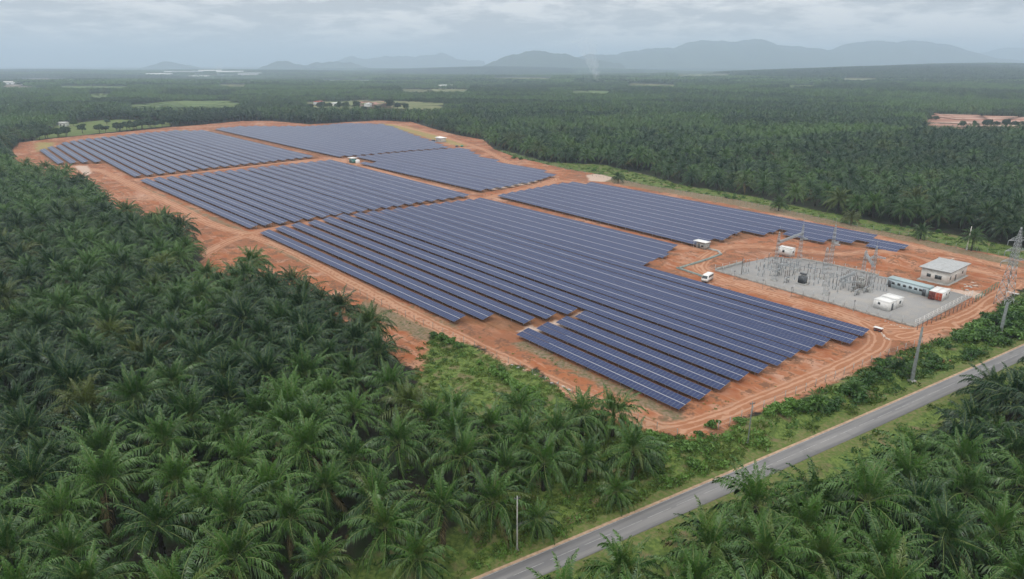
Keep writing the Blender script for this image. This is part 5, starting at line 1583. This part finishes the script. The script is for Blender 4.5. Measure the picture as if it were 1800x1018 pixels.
SH = [shrub_crown(s, 1.6, 9, 55, .19).mesh("foliage", [M_SHRUB]) for s in (1, 2, 3)]
def stems(seed):
    rg = np.random.default_rng(seed); mb = MB()
    for k in range(6): th = k * 1.05; mb.bar((0, 0, -.1), (.7 * cos(th), .7 * sin(th), 1.0), .05, 0, 4, .02)
    return mb.mesh("stem", [M_BARK])
SS = [stems(1)]


_SHN = {}
def shrub(u, v, s, label, group):
    k = _SHN[group] = _SHN.get(group, -1) + 1
    label = label.replace("bush", ORD[min(k, 40)] + " bush from the left", 1) if False else f"{label}, {ORD[min(k, 40)]} from the left end"
    p = G(u, v); r = empty("shrub", V3(p, gz(*p)), random.uniform(0, 6)); r.scale = (s, s, s * random.uniform(.8, 1.1)); tag(r, label, "shrub", group)
    place(SH[random.randrange(3)], "foliage", r); place(SS[0], "stem", r)


g_ = "bushes between the dirt track and the road"
for (u, v, s) in sorted([(1350, 735, 1.1), (1362, 728, 1.3), (1375, 722, 1.4), (1388, 718, 1.4), (1398, 714, 1.3), (1408, 724, 1.2), (1380, 735, 1.0), (1420, 720, 1.3), (1438, 722, 1.7), (1450, 726, 1.5), (1462, 724, 1.4), (1475, 715, 1.1),
                  (1495, 700, 1.9), (1506, 692, 1.7), (1520, 680, 1.2), (1530, 668, 1.3), (1545, 662, 1.2), (1556, 668, 1.1), (1575, 655, 1.2), (1585, 660, 1.3), (1597, 655, 1.0), (1545, 640, 1.0), (1560, 648, 1.1), (1636, 645, 1.3), (1640, 635, 1.2),
                  (1696, 634, 1.0), (1708, 629, 1.1), (1718, 624, 1.0), (1250, 752, 1.1), (1300, 745, 1.0), (1280, 775, .9), (1210, 800, 1.2), (1218, 818, 1.1), (1205, 790, .9), (1230, 770, .8), (1650, 608, .9), (1665, 620, .8)]):
    shrub(u, v, s, "leafy bush between dirt track and road", g_)
g_ = "bushes round the foot of the pylon"
for (u, v, s) in sorted([(1690, 600, 1.6), (1702, 594, 1.8), (1715, 588, 2.0), (1728, 582, 2.0), (1740, 592, 2.0), (1725, 600, 1.9), (1708, 604, 1.6), (1750, 578, 2.2), (1765, 570, 2.2), (1780, 560, 2.4), (1795, 552, 2.4), (1775, 590, 2.0), (1788, 582, 2.0), (1797, 590, 1.8), (1760, 604, 1.6), (1745, 606, 1.5),
                  (1790, 568, 2.2), (1805, 560, 2.2), (1735, 570, 1.6), (1682, 606, 1.2), (1812, 575, 2.0)]):
    shrub(u, v, s, "big dark bush in the pylon thicket", g_)
g_ = "creeper covered bushes round the clearing"
for (u, v, s) in sorted([(762, 594, 1.1), (775, 598, 1.2), (790, 603, 1.1), (805, 612, 1.0), (870, 660, 1.1), (885, 668, 1.2), (900, 676, 1.3), (915, 684, 1.3), (930, 692, 1.2), (940, 702, 1.1), (865, 650, .9), (950, 712, 1.0), (880, 655, 1.0), (845, 640, .8), (1145, 776, 1.3), (1155, 784, 1.4), (1165, 775, 1.1), (1180, 790, .9)]):
    shrub(u, v, s, "bright creeper bush by the grassy clearing", g_)
g_ = "bushes along the far perimeter fence"
for (u, v, s) in sorted([(905, 279, 1.6), (915, 281, 1.4), (1370, 362, 1.8), (1378, 363, 1.6), (1278, 348, 1.5), (1290, 350, 1.2), (1085, 308, 1.2), (1275, 345, 1.3), (1650, 410, 1.0), (1045, 300, 1.5)]):
    shrub(u, v, s, "small bush behind the long perimeter fence", g_)
for (u, v, h) in [(1620, 408, 3.0), (1497, 382, 3.2), (1087, 312, 3.2), (1712, 418, 5), (1370, 358, 3.5)]:
    p = G(u, v, h); palm_full(p[0], p[1], .75, random.uniform(0, 6), "young palm standing apart between perimeter fence and far plantation", "young palms outside the perimeter fence", short=h / .75)
for (u, v, h) in [(1500, 690, 1.2), (1580, 652, 1.0), (1437, 712, 1.2)]:
    p = G(u, v, h); palm_full(p[0], p[1], .5, random.uniform(0, 6), "low bushy palm among the roadside shrubs", "low palms among the roadside shrubs", short=h / .5)

# ground cover ---------------------------------------------------------
def tuft(seed, n, R, h, w_, m):
    rg = np.random.default_rng(seed); mb = MB(); V = []; F = []
    for k in range(n):
        q = R * math.sqrt(rg.uniform()); th = rg.uniform(0, 6.28); b = np.array((q * cos(th), q * sin(th), -.05)); a2 = rg.uniform(0, 6.28); d = np.array((cos(a2), sin(a2), 0)); sd_ = np.array((-d[1], d[0], 0)) * w_
        hh = h * rg.uniform(.5, 1.2); i = len(V); V += [b - sd_, b + sd_, b + d * hh * .3 + (0, 0, hh * .8), b + d * hh * .8 + (0, 0, hh * .75)]; F.append((i, i + 1, i + 3, i + 2))
    return mb.add(V, F).mesh("tuft", [m])


def leafpatch(seed, n, R, h, sz, m):
    rg = np.random.default_rng(seed); mb = MB(); leafball(mb, (0, 0, h * .3), R, n, rg, sz, 0, h / R); return mb.mesh("leaf_patch", [m])


GC = [tuft(1, 34, .9, .45, .05, M_GRASS), tuft(2, 34, .9, .6, .06, M_GRASS), leafpatch(1, 40, .9, .5, .17, M_SHRUB), leafpatch(2, 46, 1.0, .8, .2, M_SHRUB), leafpatch(3, 40, .8, .35, .15, M_GRASS)]
def cover(name, label, pl, n, weights, smin, smax, cond=None):
    lo, hi = pl.min(0), pl.max(0); Q = RNG.uniform(lo, hi, (n, 2)); Q = Q[inside(Q, pl)]
    clus = np.sin(Q[:, 0] * .45 + np.sin(Q[:, 1] * .3) * 2) * np.sin(Q[:, 1] * .5 + 1)
    Q = Q[RNG.uniform(size=len(Q)) < .55 + .45 * clus]
    if cond is not None: Q = Q[cond(Q)]
    zz = np.array([gz(*p) for p in Q]); scatter(name, label, np.column_stack([Q, zz]), RNG.uniform(0, 6.28, len(Q)), RNG.uniform(smin, smax, len(Q)), RNG.choice(5, len(Q), p=weights), GC)


off_road = lambda Q: line_dist(Q, ROADC) > 4.0
cover("clearing_grass", "bright green grass and creepers covering the clearing", FIELDC, 3600, [.4, .2, .12, .08, .20], .35, .9)
cover("verge_undergrowth", "tangled green undergrowth on the bank beside the road", STRIP, 20000, [.22, .20, .22, .24, .12], .5, 1.7, lambda Q: off_road(Q) & (sdf(Q, EARTH) < -.5))
cover("roadside_grass", "rough grass under the loose palms by the road", SPARSE, 7000, [.34, .22, .18, .1, .16], .5, 1.0, off_road)
cover("fence_line_grass", "grass strip between the perimeter fence and the far palms", NEGREEN, 16000, [.35, .25, .15, .1, .15], .6, 1.3)
Qn = RNG.uniform((-140, 60), (190, 230), (9000, 2)); kk = wedge(Qn) & (sdf(Qn, EARTH) < -1) & (line_dist(Qn, ROADC) > 3.2) & ~inside(Qn, FIELDC) & ~inside(Qn, STRIP); Qn = Qn[kk]
scatter("plantation_floor_plants", "ferns and weeds on the floor under the palms", np.column_stack([Qn, [gz(*p) for p in Qn]]), RNG.uniform(0, 6.28, len(Qn)), RNG.uniform(.5, 1.2, len(Qn)), RNG.choice(5, len(Qn), p=[.15, .15, .3, .25, .15]), GC)
# weeds creeping over the bare earth
Qw = RNG.uniform((-140, 90), (140, 300), (30000, 2)); ew = sdf(Qw, EARTH); dw = np.maximum.reduce([sdf(Qw, q) for q in DAMP]); kk = (ew > -1) & ((dw > -.6) | ((ew < 6) & (RNG.uniform(size=len(Qw)) < .45)) | ((ew < 16) & (np.sin(Qw[:, 0] * .23 + np.sin(Qw[:, 1] * .19) * 2) > .72))) & (np.minimum.reduce([line_dist(Qw, q) for q in TRACKS]) > 2.2) & (sdf(Qw, YARD) < -1); Qw = Qw[kk & (RNG.uniform(size=len(Qw)) < .45)]
scatter("weeds", "scattered weeds along the drains of the bare red earth", np.column_stack([Qw, [gz(*p) for p in Qw]]), RNG.uniform(0, 6.28, len(Qw)), RNG.uniform(.15, .5, len(Qw)), RNG.choice(5, len(Qw), p=[.2, .1, .3, .1, .3]), GC)

# ------------------------------------------------------------------ far buildings
def far_shed(u, v, L, W, H, wall, roof, label, name="far_warehouse", g=None, ang=0.0):
    p = G(u, v); z = float(swell(p[0], p[1])); r = empty(name, (p[0], p[1], z), ang); tag(r, label, "building", g)
    MB().box(-L / 2, L / 2, -W / 2, W / 2, -1, H).build("wall", wall, r)
    m = MB(); x, y = L / 2 + .8, W / 2 + .8
    m.add([(-x, -y, H + .02), (x, -y, H + .02), (x, y, H + .02), (-x, y, H + .02), (-x, 0, H + W * .14), (x, 0, H + W * .14)], [(0, 1, 5, 4), (2, 3, 4, 5), (1, 2, 5), (3, 0, 4), (3, 2, 1, 0)])
    m.build("roof", roof, r)
    n = max(2, int(L / 14))
    for k in range(n): MB().box(-L / 2 + (k + .3) * L / n, -L / 2 + (k + .7) * L / n, -W / 2 - .15, -W / 2 - .01, H * .2, H * .6).build("door", M_DARKSTEEL, r)


HIDEB = [(280, 133, 160, 50, 12), (305, 131, 130, 50, 11), (330, 131, 200, 60, 12), (370, 130, 160, 60, 13), (405, 131, 180, 60, 12), (440, 132, 150, 50, 11), (350, 134, 120, 40, 10)]
for i, (u, v, L, W, H) in enumerate(HIDEB): far_shed(u, v, L, W, H, M_WHITE, (M_CREAM, M_WHITE, M_ROOFG)[i % 3], "pale warehouse in the industrial estate near the left horizon", "far_warehouse", "warehouses near the left horizon", .1 * i)
for i, (u, v, L, W, H) in enumerate([(552, 147, 60, 22, 7), (582, 148, 70, 24, 7), (600, 147, 60, 22, 8), (618, 149, 80, 24, 7), (638, 150, 60, 20, 6), (555, 152, 50, 18, 6), (785, 154, 50, 22, 8), (465, 155, 40, 16, 6), (485, 153, 40, 18, 6), (530, 152, 40, 16, 6), (650, 152, 44, 18, 6), (100, 146, 70, 24, 9), (140, 147, 60, 22, 8), (25, 149, 60, 24, 9), (1160, 133, 80, 26, 10), (1010, 124, 130, 40, 14)]):
    far_shed(u, v, L, W, H, M_WHITE, (M_WHITE, M_CREAM, M_RED)[i % 3 if i != 7 else 2], "white roofed building in the distant village", "village_building", "buildings of the distant village", .2 * (i % 4))
far_shed(0, 196, 34, 16, 8, M_BLUEW, M_BLUER, "pale blue roofed shed at the left edge of the plain", "blue_shed")
for i, (u, v) in enumerate([(505, 188), (520, 187), (592, 187), (560, 184), (647, 188), (430, 168), (470, 166), (700, 170), (520, 172), (850, 158)]):
    far_shed(u, v, 16, 10, 5, M_WHITE, (M_WHITE, M_RED)[i % 2], "small white house among the trees beyond the solar farm", "village_house", "houses among the trees beyond the solar farm", .4 * i)
far_shed(113, 222, 8, 6, 4, M_WHITE, M_WHITE, "small white hut in the far left meadow", "meadow_hut")


# smoke plumes ---------------------------------------------------------
def plume(u, v, H, W, lean, label, dens):
    p = G(u, v); z0 = float(swell(p[0], p[1])); rg = np.random.default_rng(int(u)); mb = MB(); n = 16; K_ = 14; V = []
    for k in range(K_ + 1):
        f = k / K_; r = W * (.10 + .9 * f ** .8) / 2 * (1 + .15 * math.sin(k * 2.1)); cx = lean * f ** 1.4 + rg.normal(0, W * .03)
        V += [(cx + r * cos(a), r * .7 * sin(a), H * f + 1) for a in np.arange(n) * 2 * pi / n]
    F = [(j * n + i, j * n + (i + 1) % n, (j + 1) * n + (i + 1) % n, (j + 1) * n + i) for j in range(K_) for i in range(n)] + [tuple(range(n))[::-1], tuple(range(K_ * n, K_ * n + n))]
    mb.add(V, F)
    m, t = mat("smoke"); g = t.n("ShaderNodeTexCoord").outputs["Object"]
    nz = t.step(t.noise(t.n("ShaderNodeMapping", {0: g, 3: (1, 1, .45)}, vector_type="POINT").outputs[0], 9.0 / W, 4, .6, .5), .40, .70)
    sp = t.n("ShaderNodeSeparateXYZ", {0: g}).outputs[2]; fade = t.n("ShaderNodeMapRange", {0: sp, 1: 0.0, 2: H, 3: 1.0, 4: 0.0}).outputs[0]
    pv = t.n("ShaderNodeVolumePrincipled", {"Color": (.95, .96, 1, 1), "Density": t.math("MULTIPLY", t.math("MULTIPLY", nz, fade), dens)})
    o = t.n("ShaderNodeOutputMaterial"); t.link(pv.outputs[0], o.inputs["Volume"])
    tag(mb.build("smoke_plume", m, loc=(p[0], p[1], z0)), label, kind="stuff")


plume(1050, 149, 150, 75, -55, "pale smoke rising from the far forest right of centre", .05)
plume(384, 133, 90, 60, 15, "pale smoke above the distant industrial estate", .05)
print("scene built")
